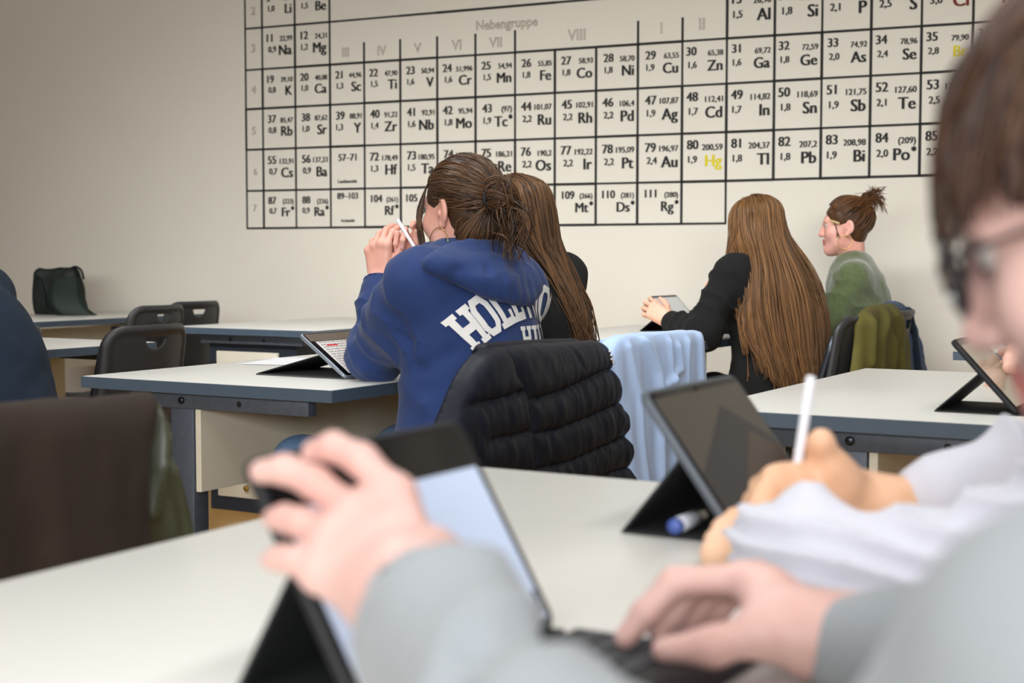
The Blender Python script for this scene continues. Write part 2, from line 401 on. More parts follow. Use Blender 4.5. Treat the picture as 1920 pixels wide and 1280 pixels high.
fill(2, 1, [('19', '39,10', '0,8', 'K'), ('20', '40,08', '1,0', 'Ca'), ('21', '44,96', '1,3', 'Sc'), ('22', '47,90', '1,5', 'Ti'), ('23', '50,94', '1,6', 'V'), ('24', '51,996', '1,6', 'Cr'),
            ('25', '54,94', '1,5', 'Mn'), ('26', '55,85', '1,8', 'Fe'), ('27', '58,93', '1,8', 'Co'), ('28', '58,70', '1,8', 'Ni'), ('29', '63,55', '1,9', 'Cu'), ('30', '65,38', '1,6', 'Zn'),
            ('31', '69,72', '1,6', 'Ga'), ('32', '72,59', '1,8', 'Ge'), ('33', '74,92', '2,0', 'As'), ('34', '78,96', '2,4', 'Se'), ('35', '79,90', '2,8', 'Br', ly), ('36', '83,80', '', 'Kr', lr)])
fill(3, 1, [('37', '85,47', '0,8', 'Rb'), ('38', '87,62', '1,0', 'Sr'), ('39', '88,91', '1,3', 'Y'), ('40', '91,22', '1,4', 'Zr'), ('41', '92,91', '1,6', 'Nb'), ('42', '95,94', '1,8', 'Mo'),
            ('43', '(97)', '1,9', 'Tc*'), ('44', '101,07', '2,2', 'Ru'), ('45', '102,91', '2,2', 'Rh'), ('46', '106,4', '2,2', 'Pd'), ('47', '107,87', '1,9', 'Ag'), ('48', '112,41', '1,7', 'Cd'),
            ('49', '114,82', '1,7', 'In'), ('50', '118,69', '1,8', 'Sn'), ('51', '121,75', '1,9', 'Sb'), ('52', '127,60', '2,1', 'Te'), ('53', '126,90', '2,5', 'I'), ('54', '131,30', '', 'Xe', lr)])
fill(4, 1, [('55', '132,91', '0,7', 'Cs'), ('56', '137,33', '0,9', 'Ba'), None, ('72', '178,49', '1,3', 'Hf'), ('73', '180,95', '1,5', 'Ta'), ('74', '183,85', '1,7', 'W'), ('75', '186,21', '1,9', 'Re'),
            ('76', '190,2', '2,2', 'Os'), ('77', '192,22', '2,2', 'Ir'), ('78', '195,09', '2,2', 'Pt'), ('79', '196,97', '2,4', 'Au'), ('80', '200,59', '1,9', 'Hg', ly), ('81', '204,37', '1,8', 'Tl'),
            ('82', '207,2', '1,8', 'Pb'), ('83', '208,98', '1,9', 'Bi'), ('84', '(209)', '2,0', 'Po*'), ('85', '(210)', '2,2', 'At*'), ('86', '(222)', '', 'Rn*', lr)])
fill(5, 1, [('87', '(223)', '0,7', 'Fr*'), ('88', '(226)', '0,9', 'Ra*'), None, ('104', '(261)', '', 'Rf*'), ('105', '(262)', '', 'Db*'), ('106', '(263)', '', 'Sg*'), ('107', '(264)', '', 'Bh*'),
            ('108', '(265)', '', 'Hs*'), ('109', '(266)', '', 'Mt*'), ('110', '(281)', '', 'Ds*'), ('111', '(280)', '', 'Rg*')])
for r, a, b_ in ((4, '57–71', 'Lanthanoide'), (5, '89–103', 'Actinoide')):
    h = R_LINE[r](CS[3]) - R_LINE[r + 1](CS[3]); m_ = (CS[3] + CS[4]) / 2
    put_text(lt, a, m_, R_LINE[r](m_) - h * (.34 if r == 4 else .26), h * .17, 'C', .0012); put_text(lt, b_, m_, R_LINE[r](m_) - h * .86, h * .085, 'C', .0012)
lt.build('lettering', M_PAINT, mural, smooth=False)
tag(ly.build('lettering', M_PAINT_Y, mural, smooth=False), 'yellow painted element symbols')
tag(lr.build('lettering', M_PAINT_R, mural, smooth=False), 'dark red painted element symbols')
def gtext(s, px, py, hpx):
    a, z = wall_sz(px, py); z2 = wall_sz(px, py - hpx)[1]; put_text(lg, s, a, z, z2 - z, 'C', 0, 0.95, outline=True)
for s, x, y, hh in (('Nebengruppe', 950, 52, 18), ('III', 648, 106, 18), ('IV', 716, 103, 18), ('V', 783, 98, 18), ('VI', 856, 93, 19), ('VII', 929, 88, 19), ('VIII', 1081, 75, 21), ('I', 1240, 62, 21), ('II', 1316, 55, 22),
                    ('2', 475, 28, 16), ('3', 475, 98, 16), ('4', 476, 175, 15), ('5', 476, 252, 15), ('6', 479, 328, 13), ('7', 478, 396, 13)):
    gtext(s, x, y, hh)
tag(lg.build('outlined_lettering', M_PAINT_G, mural, smooth=False), 'faint grey outlined group numerals and headings')

# ------------------------------------------------------------------ tables
TW, TL = 0.753, 1.14
def make_table(label, cabinet=False, a0=0, c0=0):
    t = thing('classroom_table', label, 'table', tf(a0, c0), -TANG, 'white laminate classroom tables')
    MB().box((0.004, 0.004, TZ - 0.027), (TW - 0.004, TL - 0.004, TZ), bev=0.0015).build('tabletop', M_TOP, t, sharp=40)
    b = MB(); w = 0.006; zl, zh = TZ - 0.028, TZ - 0.0015
    for lo, hi in (((0, 0, zl), (TW, w, zh)), ((0, TL - w, zl), (TW, TL, zh)), ((0, w, zl), (w, TL - w, zh)), ((TW - w, w, zl), (TW, TL - w, zh))): b.box(lo, hi)
    b.build('edge_band', M_EDGE, t, smooth=False)
    def rail(y, sgn):
        r = MB().box((0.13, y, 0.694), (0.665, y + 0.03, 0.7305), bev=0.002).build('end_rail', M_STEEL, t, sharp=40)
        yy = y if sgn < 0 else y + 0.03
        MB().disc((0.295, yy, 0.713), (0, sgn, 0), 0.0085, 0.006).build('screw', M_SCREW, r)
        MB().disc((0.468, yy, 0.712), (0, sgn, 0), 0.007, 0.0008).build('bolt_hole', M_BLACK, r)
    rail(0.03, -1); rail(TL - 0.06, 1)
    if cabinet:
        c = MB()
        for lo, hi in (((0.16, 0.05, 0), (0.2, 0.09, 0.7)), ((0.53, 0.05, 0), (0.62, 0.09, 0.7)), ((0.2, 0.05, 0.0), (0.53, 0.09, 0.055)), ((0.2, 0.05, 0.665), (0.53, 0.09, 0.7)), ((0.16, 0.09, 0), (0.62, 0.62, 0.7))): c.box(lo, hi)
        c.build('base_cabinet', M_STEELD, t, smooth=False)
        p = MB().box((0.203, 0.044, 0.058), (0.527, 0.06, 0.662), bev=0.003).build('door', M_PANEL, t, sharp=40)
        MB().disc((0.36, 0.044, 0.1), (0, -1, 0), 0.012, 0.012).build('knob', M_BRASS, p)
        MB().box((0.3, 0.63, 0.2), (0.318, TL - 0.12, 0.69)).build('modesty_panel', M_PANEL, t, smooth=False)
        MB().box((0.26, TL - 0.12, 0.0), (0.33, TL - 0.06, 0.7), bev=0.003).build('leg_column', M_STEEL, t, sharp=40)
    else:
        for y in (0.035, 0.88):
            l = MB().box((0.255, y, 0.035), (0.325 if y < 0.5 else 0.352, y + 0.05, 0.6945), bev=0.003).build('leg_column', M_STEEL, t, sharp=40)
            MB().box((0.08, y, 0.0), (0.56, y + 0.05, 0.035), bev=0.006).build('foot', M_STEELD, l, sharp=40)
        MB().box((0.327, 0.04, 0.50), (0.343, 1.11, 0.70), bev=0.001).build('modesty_panel', M_PANEL, t, smooth=False)
    return t
G_T = 'white laminate classroom tables'
t_holly = make_table('white classroom table carrying the tablet in front of the girl in the blue hoodie', False, 0.80, -1.603)
def tcopy(src, a, c, label): return copy_thing(src, tf(a, c), -TANG, label, G_T)
tcopy(t_holly, -1.14, 0.0, 'big blurred white table at the front under the grey-sleeved hands and two tablets')
tcopy(t_holly, 0.85, -0.04, 'white table behind the white pencil, with one tilted tablet standing on it')
tcopy(t_holly, 2.8, -1.603, 'white table where the long-haired girl in black rests her arm')
tcopy(t_holly, 2.8, 0.0, 'white table corner by the wall behind the face with glasses')
tcopy(t_holly, 0.8, -3.21, 'small piece of white table beside the dark blue back')
t_back = make_table('white table with a pale cabinet door under it, behind the blue hoodie by the wall', True, 2.8, -3.203)
tcopy(t_holly, 2.8, -4.80, 'white table with the dark shoulder bag on it')

# ------------------------------------------------------------------ chairs
def field_mesh(fn, lo, hi, h):
    n = [int(math.ceil((hi[i] - lo[i]) / h)) + 1 for i in range(3)]
    X, Y, Z = np.meshgrid(*[lo[i] + h * np.arange(n[i]) for i in range(3)], indexing='ij')
    return surf_net(fn(X, Y, Z).astype(np.float32), np.array(lo), h)
def rbox2(u, v, hu, hv, r):
    qu = np.abs(u) - hu + r; qv = np.abs(v) - hv + r
    return np.sqrt(np.maximum(qu, 0) ** 2 + np.maximum(qv, 0) ** 2) + np.minimum(np.maximum(qu, qv), 0) - r
CH_TOP = 0.85; CHW = 0.17
def back_x(y, z): return 0.045 * (1 - (y / CHW) ** 2) + (z - 0.5) * 0.16 - 0.03
def chair_back(X, Y, Z):
    x = X - back_x(Y, Z); d2 = rbox2(Y, Z - 0.675, CHW, 0.17, 0.06)
    plate = np.maximum(d2, np.abs(x) - 0.006)
    rim = np.sqrt((d2 + 0.013) ** 2 + x ** 2) - 0.013
    hole = np.maximum(np.sqrt(Y ** 2 + (Z - 0.815) ** 2) - 0.042, Z - 0.808)
    f = smin(plate, rim, 0.008); return np.maximum(f, -hole)
def chair_seat(X, Y, Z):
    z = Z - 0.45 - 0.35 * Y ** 2 + 0.25 * np.maximum(-X - 0.36, 0) ** 1.5 * 4
    d2 = rbox2(X + 0.20, Y, 0.19, 0.178, 0.07); return smin(np.maximum(d2, np.abs(z) - 0.008), np.sqrt((d2 + 0.012) ** 2 + z ** 2) - 0.012, 0.006)
def make_chair(label, a, c, rz=0.0, group='dark plastic classroom chairs'):
    t = thing('classroom_chair', label, 'chair', tf(a, c), -TANG + rz, group)
    V, F = field_mesh(chair_back, (-0.09, -0.21, 0.485), (0.13, 0.21, 0.865), 0.0045); np_mesh('backrest', V, F, M_CHAIR, t)
    V, F = field_mesh(chair_seat, (-0.44, -0.22, 0.40), (0.02, 0.22, 0.50), 0.006); np_mesh('seat', V, F, M_CHAIR, t)
    for s in (-1, 1):
        MB().tube(catmull([(back_x(CHW, 0.8) - 0.012, s * 0.154, 0.78), (-0.042, s * 0.154, 0.6), (-0.05, s * 0.160, 0.45), (-0.01, s * 0.17, 0.22), (0.04, s * 0.18, 0.0)], 14), 0.0125, 10).build('rear_leg', M_CHROME, t)
        MB().tube(catmull([(-0.06, s * 0.15, 0.436), (-0.25, s * 0.15, 0.43), (-0.33, s * 0.155, 0.39), (-0.36, s * 0.17, 0.2), (-0.38, s * 0.18, 0.0)], 14), 0.0125, 10).build('front_leg', M_CHROME, t)
    MB().tube([(-0.03, -0.152, 0.43), (-0.03, 0.152, 0.43)], 0.01, 8).build('crossbar', M_CHROME, t)
    return t
c0 = make_chair('dark plastic chair with a half-moon grip hole, standing just beyond the corner of the table with the papers', 1.49, -2.09)
c0['label'] = 'large empty dark plastic chair just beyond the left corner of the white table'
def cchair(a, c, label, rz=0.0, z=0): return copy_thing(c0, tf(a, c, z), -TANG + rz, label, 'dark plastic classroom chairs')
cchair(2.85, -3.36, 'empty dark chair between the large empty chair and the one against the wall', 0.05)
cchair(3.36, -3.62, 'empty dark chair closest to the wall, its back showing above the others', -0.05)
cchair(1.22, -2.42, 'sliver of a dark chair back beside the dark blue clothing')
cchair(3.22, -0.47, 'dark plastic chair right behind the long-haired girl in black', 0.05)
ch_jacket = cchair(0.93, -0.41, 'chair hidden under the black quilted down jacket')
ch_shirt = cchair(1.40, -0.385, 'chair hidden under the light blue shirt')
ch_coat = cchair(-0.50, -0.31, 'chair hidden under the dark brown coat')
ch_green = cchair(3.84, -0.47, 'chair hidden under the olive and denim jackets by the wall')
cchair(1.42, 1.27, 'chair under the person at the table with the dark folding-stand tablet')
cchair(-0.33, 1.40, 'chair under the person in the pale lilac hoodie')
cchair(-0.93, 1.38, 'chair under the person in the pale grey hoodie')
# ------------------------------------------------------------------ tablets
M_CASE = mat('tablet_case', rgb(15, 16, 19), 0.6, bump=0.1, bscale=400)
M_CASEG = mat('tablet_case_grey', rgb(78, 84, 92), 0.45)
M_ALU = mat('tablet_aluminium', rgb(150, 158, 168), 0.35, 0.6)
M_GLASS = mat('tablet_glass', rgb(10, 9, 14), 0.2, spec=0.12)
M_FOLIO = mat('folio_black', rgb(17, 19, 20), 0.75, bump=0.1, bscale=300)
M_FOLIOG = mat('folio_grey_felt', rgb(70, 70, 72), 0.9, bump=0.2, bscale=600)
def rr_outline(w, h, r, n=6):
    P = []
    for cx, cy, a0 in ((w / 2 - r, h - r, 0), (-w / 2 + r, h - r, 90), (-w / 2 + r, r, 180), (w / 2 - r, r, 270)):
        for k in range(n + 1):
            a = math.radians(a0 + 90 * k / n); P.append((cx + r * math.cos(a), cy + r * math.sin(a)))
    return P
def rr_slab(b, M, w, h, r, n0, n1, x0=0.0, y0=0.0, bev=0.0015):
    """rounded rectangle slab; M maps (along width, along height, out of the face)"""
    O = rr_outline(w, h, r); n = len(O); cx, cy = 0, h / 2
    def ring(ins, d):
        return [M @ Vector((x0 + cx + (x - cx) * (1 - 2 * ins / w), y0 + cy + (y - cy) * (1 - 2 * ins / h), d)) for x, y in O]
    V = ring(bev, n0) + ring(0, n0 + bev) + ring(0, n1 - bev) + ring(bev, n1)
    F = [tuple(range(n))[::-1], tuple(range(3 * n, 4 * n))]
    for k in range(3):
        for i in range(n): F.append((k * n + i, k * n + (i + 1) % n, (k + 1) * n + (i + 1) % n, (k + 1) * n + i))
    return b.add(V, F)
def tablet(label, a_near, c_bot, dx, dz, foot, case, page=None, base=True, base_m=None, wdt=0.25, z0=0.0035, baselen=None, rz=0.0):
    """a_near: near end along the table; dx, dz: how far the top edge leans back and rises; foot: where the stand meets the table, behind c_bot"""
    t = thing('tablet_computer', label, 'tablet', tf(a_near + wdt / 2, c_bot, TZ), -TANG + rz)
    H = math.hypot(dx, dz); up = Vector((-dx, 0, dz)) / H; ac = Vector((0, 1, 0)); nm = ac.cross(up); 
    if nm.x < 0: nm = -nm
    M = Matrix((( ac.x, up.x, nm.x, 0), (ac.y, up.y, nm.y, 0), (ac.z, up.z, nm.z, z0), (0, 0, 0, 1)))
    rr_slab(MB(), M, wdt, H, 0.012, -0.0045, 0.0045)
    b = MB(); rr_slab(b, M, wdt, H, 0.012, -0.0045, 0.0045); b.build('case', case, t, sharp=50)
    b = MB(); rr_slab(b, M, wdt - 0.008, H - 0.008, 0.009, 0.0035, 0.0052, y0=0.004, bev=0.0005); g = b.build('screen', M_GLASS, t, sharp=50)
    b = MB(); b.disc(M @ Vector((0.0, H - 0.009, 0.0052)), nm, 0.0022, 0.0003, 10); b.build('camera', M_BLACK, g)
    b = MB()
    for k in (-0.095, -0.075): b.box((-0.007 + k, H * 0.55, -0.002), (0.007 + k, H * 0.55 + 0.001, 0.002), M)
    mid = up * (H * 0.56) - nm * 0.006 + Vector((0, 0, z0)); ft = Vector((-foot, 0, 0.003))
    b = MB(); w2 = wdt / 2 - 0.006; d = (ft - mid).normalized(); q = Vector((0, 1, 0)).cross(d) * 0.0014
    V = []
    for p in (mid, ft):
        for y in (-w2, w2):
            for s in (-1, 1): V.append(p + Vector((0, y, 0)) + q * s)
    b.add(V, [(0, 1, 3, 2), (4, 6, 7, 5), (0, 2, 6, 4), (1, 5, 7, 3), (0, 4, 5, 1), (2, 3, 7, 6)]); b.build('stand_flap', M_FOLIO, t, smooth=False)
    if base:
        b = MB(); b.box((-foot - 0.002, -w2 - 0.003, 0.0), ((baselen if baselen is not None else 0.012), w2 + 0.003, 0.0032), bev=0.001); b.build('base_flap', base_m or M_FOLIO, t, sharp=40)
    return t, g, M, H
def screen_rect(name, parent, M, H, x0, x1, y0, y1, m, off=0.0056, wdt=0.25):
    b = MB(); b.add([M @ Vector((x, y, off)) for x, y in ((x0, y0), (x1, y0), (x1, y1), (x0, y1))], [(0, 1, 2, 3)])
    return b.build(name, m, parent, smooth=False)
E_ = lambda n, c, s: mat(n, c, 0.3, emit=c, estr=s)
# foreground tablet: lit page under a dark bar
t1, g1, M1, H1 = tablet('dark tablet gripped by the blurred near hand, showing a pale blue page', -0.953, 0.500, 0.088, 0.15, 0.10, M_CASE, baselen=0.012)
screen_rect('page', g1, M1, H1, -0.117, 0.115, 0.008, H1 - 0.040, E_('page_blue', rgb(172, 184, 205), 0.55))
screen_rect('side_strip', g1, M1, H1, 0.108, 0.1135, 0.012, 0.03, mat('ui_navy', rgb(40, 44, 80), 0.4), 0.0060)
kb = MB(); kb.box((0.02, -0.122, 0.0), (0.165, 0.124, 0.0055), bev=0.002); kbo = kb.build('keyboard', M_CASE, t1, sharp=40)
for r in range(4):
    for k in range(12):
        b = MB(); b.box((0.035 + r * 0.019, -0.115 + k * 0.0195, 0.005), (0.051 + r * 0.019, -0.098 + k * 0.0195, 0.0075), bev=0.001); b.build('key', M_FOLIOG, kbo, sharp=40)
# second tablet on the front table
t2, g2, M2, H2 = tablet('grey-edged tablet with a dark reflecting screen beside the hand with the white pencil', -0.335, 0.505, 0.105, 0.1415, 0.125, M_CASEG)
screen_rect('page', g2, M2, H2, -0.116, 0.116, 0.010, H2 - 0.012, mat('painted_reflection_dim', rgb(50, 46, 42), 0.12, emit=rgb(110, 102, 92), estr=0.10, spec=0.6))  # screen is off: reflected room tone painted on, with a faint glow
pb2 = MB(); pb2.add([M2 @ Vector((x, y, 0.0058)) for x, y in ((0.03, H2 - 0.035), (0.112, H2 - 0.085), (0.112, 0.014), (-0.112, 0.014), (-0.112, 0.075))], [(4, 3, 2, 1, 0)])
pb2.build('painted_reflection_dark', mat('painted_reflection_navy', rgb(28, 30, 40), 0.12, spec=0.5), g2, smooth=False)  # dark reflection in the glass, painted as a flat polygon
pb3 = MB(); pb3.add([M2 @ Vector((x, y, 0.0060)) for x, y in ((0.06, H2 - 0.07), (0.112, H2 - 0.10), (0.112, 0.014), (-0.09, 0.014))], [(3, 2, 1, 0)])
pb3.build('painted_reflection_warm', mat('painted_reflection_brown', rgb(62, 50, 46), 0.12, spec=0.5), g2, smooth=False)  # brownish part of the same reflection, also painted on
# tablet in front of the blue hoodie
t3, g3, M3, H3 = tablet('silver-edged tablet showing a page of notes in front of the blue hoodie', 1.03, -0.985, 0.137, 0.098, 0.27, M_ALU, base_m=M_FOLIOG)
screen_rect('toolbar', g3, M3, H3, -0.118, 0.118, H3 - 0.035, H3 - 0.008, mat('ui_brown', rgb(96, 84, 74), 0.3, emit=rgb(96, 84, 74), estr=0.3))
pg = screen_rect('page', g3, M3, H3, -0.104, 0.118, 0.010, H3 - 0.037, E_('page_white', rgb(196, 190, 186), 0.4))
M_INK = mat('ink_grey', rgb(110, 108, 112), 0.5); M_INKR = mat('ink_red', rgb(200, 40, 50), 0.5, emit=rgb(200, 40, 50), estr=0.3)
nb = MB(); rnd = random.Random(2)
for k in range(13):
    y = 0.018 + k * 0.009; x = -0.095
    while x < 0.1:
        l = rnd.uniform(0.006, 0.02); nb.add([M3 @ Vector((a, b_, 0.0060)) for a, b_ in ((x, y), (x + l, y), (x + l, y + 0.002), (x, y + 0.002))], [(0, 1, 2, 3)]); x += l + 0.004
nb.build('notes', M_INK, pg, smooth=False)
screen_rect('red_mark', pg, M3, H3, -0.078, -0.035, 0.112, 0.117, M_INKR, 0.0062)
# tablet on the table behind the pencil
t4, g4, M4, H4 = tablet('dark tablet on a folding stand on the table by the face with glasses', 1.005, 0.520, 0.118, 0.128, 0.145, M_CASE, wdt=0.21)
screen_rect('page', g4, M4, H4, -0.094, 0.098, 0.012, H4 - 0.016, mat('painted_reflection_beige', rgb(150, 140, 122), 0.15, emit=rgb(150, 140, 122), estr=0.22, spec=0.6), wdt=0.21)  # beige reflection painted onto the glass, with a slight glow

# ------------------------------------------------------------------ papers, marker, bag
M_PAPER = mat('paper', rgb(238, 238, 240), 0.8)
for k, (px, py, dr, lb) in enumerate(((528, 679, 0.25, 'loose white sheet of paper lying by the tablet stand'), (548, 676, 0.45, 'second white sheet tucked under the first near the tablet stand'))):
    p = on_plane(px, py, (0, 0, TZ), (0, 0, 1)); b = MB()
    b.box((-0.075, -0.105, 0.0005 + 0.0008 * (1 - k)), (0.075, 0.105, 0.0011 + 0.0008 * (1 - k)))
    o = b.build('paper_sheet', M_PAPER, None, smooth=False); o.location = (p.x, p.y, TZ); o.rotation_euler = (0, 0, -TANG + dr); tag(o, lb, 'paper', 'papers on the table')
p = on_plane(1288, 1000, (0, 0, TZ), (0, 0, 1))
mk = thing('marker_pen', 'small white and blue marker lying under the grey-edged tablet', 'pen', (p.x, p.y, TZ + 0.0035), math.radians(60))
MB().tube([(-0.026, 0, 0.009), (-0.024, 0, 0.009), (0.024, 0, 0.009), (0.026, 0, 0.009)], [0.006, 0.0085, 0.0085, 0.006], 14).build('barrel', mat('marker_white', rgb(225, 228, 240), 0.4), mk)
MB().tube([(0.024, 0, 0.009), (0.045, 0, 0.009), (0.05, 0, 0.009)], [0.006, 0.0055, 0.003], 12).build('tip', mat('marker_beige', rgb(200, 190, 165), 0.5), mk)
MB().tube([(-0.027, 0, 0.009), (-0.034, 0, 0.009)], [0.0085, 0.0075], 14).build('cap', mat('marker_blue', rgb(70, 90, 160), 0.4), mk)

M_BAG = mat('bag_fabric', rgb(20, 26, 23), 0.65, var=0.1, vscale=20, bump=0.2, bscale=120)
M_BAGF = mat('bag_flap', rgb(34, 46, 40), 0.6, var=0.08, vscale=12)
bp = on_plane(118, 590, (0, 0, TZ), (0, 0, 1)); bag = thing('shoulder_bag', 'black-green shoulder bag with its flap hanging open on the wall-side table', 'bag', (bp.x, bp.y, TZ), math.radians(-12))
V, F = sdf_mesh([ell((-0.05, 0.06, 0.10), (0.125, 0.07, 0.13), k=0.03), cap((-0.155, 0.04, 0.03), (-0.155, 0.04, 0.2), 0.03, 0.025, 0.05), cap((0.05, 0.04, 0.03), (0.03, 0.05, 0.2), 0.035, 0.03, 0.05),
                 cap((-0.15, 0.09, 0.03), (0.05, 0.09, 0.03), 0.035, 0.035, 0.04), cap((-0.14, 0.04, 0.213), (0.03, 0.05, 0.213), 0.022, 0.022, 0.02), cap((-0.17, 0.04, 0.0), (-0.17, 0.04, 0.16), 0.012, 0.012, 0.01),
                 cutp((0, 0, 0.002), (0, 0, 1)) if False else cap((0, 0, -0.6), (0, 0.02, -0.6), 0.601, 0.601, 0.002, True)], 0.006)
V += vnormals(V, F) * (0.006 * vnoise(V * np.array([26, 26, 14])))[:, None]; np_mesh('body', V, F, M_BAG, bag)
b = MB(); V = []; F = []; NU, NV = 6, 18
for k in (0, 1):
    for i in range(NV + 1):
        v = i / NV
        for j in range(NU + 1):
            u = j / NU; x = (-0.045 + 0.145 * u) * (1 - v) + (0.06 + 0.19 * u) * v - 0.02 * math.sin(math.pi * v); z = 0.178 * (1 - v) ** 1.35 + 0.004 + 0.006 * math.sin(math.pi * u) * (1 - v)
            V.append((x, -0.012 - 0.10 * v ** 1.3 - 0.03 * math.sin(math.pi * v) - 0.02 * (1 - u) * math.sin(math.pi * v) - 0.005 * k, z + 0.0035 * (1 - k)))
n_ = (NV + 1) * (NU + 1); q_ = lambda k, i, j: k * n_ + i * (NU + 1) + j
for i in range(NV):
    for j in range(NU): F += [(q_(0, i, j), q_(0, i, j + 1), q_(0, i + 1, j + 1), q_(0, i + 1, j)), (q_(1, i, j), q_(1, i + 1, j), q_(1, i + 1, j + 1), q_(1, i, j + 1))]
    for j in (0, NU): F.append((q_(0, i, j), q_(0, i + 1, j), q_(1, i + 1, j), q_(1, i, j)))
for j in range(NU):
    for i in (0, NV): F.append((q_(0, i, j), q_(1, i, j), q_(1, i, j + 1), q_(0, i, j + 1)))
b.add(V, F); b.build('flap', M_BAGF, bag)
MB().tube(catmull([(0.0, 0.05, 0.21), (0.03, 0.05, 0.235), (0.055, 0.05, 0.24), (0.08, 0.05, 0.22), (0.085, 0.06, 0.18)], 16), 0.006, 8, flat=2.2).build('handle', M_BAG, bag)
MB().tube(catmull([(-0.165, 0.02, 0.15), (-0.13, 0.0, 0.19), (-0.1, -0.012, 0.12), (-0.08, -0.02, 0.03), (-0.02, -0.03, 0.008), (0.1, -0.045, 0.006)], 22), 0.004, 8, flat=2.5).build('strap', M_BAG, bag)

# ------------------------------------------------------------------ garments hung over chair backs
def poly_sd(P, Y, Z):
    """signed distance (negative inside) to a closed polygon"""
    P = np.array(P); d = np.full(Y.shape, 1e9); ins = np.zeros(Y.shape, bool)
    for i in range(len(P)):
        a = P[i]; b = P[(i + 1) % len(P)]; e = b - a; wy, wz = Y - a[0], Z - a[1]
        t = np.clip((wy * e[0] + wz * e[1]) / (e @ e), 0, 1); d = np.minimum(d, (wy - e[0] * t) ** 2 + (wz - e[1] * t) ** 2)
        c = (a[1] > Z) != (b[1] > Z)
        ins ^= c & (Y < (b[0] - a[0]) * (Z - a[1]) / ((b[1] - a[1]) or 1e-9) + a[0])
    return np.where(ins, -1, 1) * np.sqrt(d)
def line_d(P, Y, Z):
    P = np.array(P); d = np.full(Y.shape, 1e9)
    for i in range(len(P) - 1):
        a, b = P[i], P[i + 1]; e = b - a; wy, wz = Y - a[0], Z - a[1]; t = np.clip((wy * e[0] + wz * e[1]) / (e @ e), 0, 1)
        d = np.minimum(d, (wy - e[0] * t) ** 2 + (wz - e[1] * t) ** 2)
    return np.sqrt(d)
def smooth_poly(P, n=6):
    Q = list(P); Q = Q[-2:] + Q + Q[:2]; out = []
    for i in range(2, len(Q) - 2):
        a, b, c, d = [np.array(q, float) for q in (Q[i - 1], Q[i], Q[i + 1], Q[i + 2])]
        for k in range(n):
            t = k / n; out.append(0.5 * (2 * b + (c - a) * t + (2 * a - 5 * b + 4 * c - d) * t * t + (3 * b - a - 3 * c + d) * t ** 3))
    return out
class Drape:
    """a garment hanging on the plane just outside a chair back: outline and seams in (along, up) metres of that plane"""
    def __init__(s, a, c): s.a, s.c = a, c; s.p0 = tf(a, c); s.M = Matrix.Translation(tf(a, c)) @ Matrix.Rotation(-TANG, 4, 'Z')
    def yz(s, pts):
        out = []
        for px, py in pts:
            p = on_plane(px, py, s.p0, LC); out.append(((p - s.p0).dot(LA), p.z))
        return out
    def mesh(s, outline, front, back, h, zmin):
        P = smooth_poly(s.yz(outline)); P = [(y, max(z, zmin)) for y, z in P]; A = np.array(P); lo = A.min(0) - 3 * h; hi = A.max(0) + 3 * h
        ny, nz = [int((hi[i] - lo[i]) / h) + 1 for i in (0, 1)]
        Y, Z = np.meshgrid(lo[0] + h * np.arange(ny), lo[1] + h * np.arange(nz), indexing='ij')
        sd = poly_sd(P, Y, Z); f = front(Y, Z, np.maximum(-sd, 0)); bk = back(Y, Z, np.maximum(-sd, 0))
        x0, x1 = -bk.max() - 3 * h, f.max() + 3 * h; nx = int((x1 - x0) / h) + 2; X = (x0 + h * np.arange(nx))[:, None, None]
        G = np.maximum(X - f[None], -bk[None] - X); G = np.where(sd[None] > 0, np.maximum(G, sd[None]), G)
        V, F = surf_net(G.astype(np.float32), np.array((x0, lo[0], lo[1])), h); return relax(V, F, 1), F
def pil(d, r): t = np.clip(d / r, 0, 1); return np.sqrt(np.maximum(1 - (1 - t) ** 2, 0))
def n2(Y, Z, fy, fz, seed): return vnoise(np.stack([Y.ravel() * fy, Z.ravel() * fz, 0 * Y.ravel()], 1), seed).reshape(Y.shape)
# --- black quilted jacket
M_PUFF = mat('down_nylon', rgb(17, 21, 33), 0.5, var=0.1, vscale=25, bump=0.12, bscale=260, spec=0.25)
D = Drape(0.93, -0.355)
jo = [(872, 676), (890, 660), (925, 650), (985, 644), (1050, 641), (1102, 638), (1121, 646), (1138, 676), (1156, 712), (1166, 748), (1168, 785), (1178, 835), (1196, 895), (1200, 1020), (1000, 1060), (800, 1040), (800, 860), (806, 815), (822, 772), (848, 712)]
seams = [[(930, 655), (934, 690), (950, 737), (958, 808), (964, 872), (968, 960)],
         [(950, 748), (1000, 737), (1050, 716), (1097, 693), (1122, 690)], [(958, 812), (1010, 800), (1070, 778), (1132, 751), (1142, 750)], [(966, 876), (1030, 862), (1100, 832), (1153, 809), (1160, 810)], [(968, 960), (1040, 915), (1104, 886), (1171, 864)],
         [(1118, 641), (1126, 668), (1136, 702), (1146, 735), (1153, 758), (1160, 785), (1171, 820), (1186, 865), (1200, 920)], [(1135, 757), (1165, 747)], [(1150, 812), (1170, 806)],
         [(846, 757), (880, 750), (915, 740), (948, 730)], [(812, 790), (860, 776), (905, 766), (954, 752)] if False else [(816, 795), (825, 790)], [(880, 823), (915, 814), (955, 804)], [(800, 860), (880, 885), (962, 880)], [(1040, 640), (1047, 668), (1058, 698)]]
SE = [D.yz(q) for q in seams]
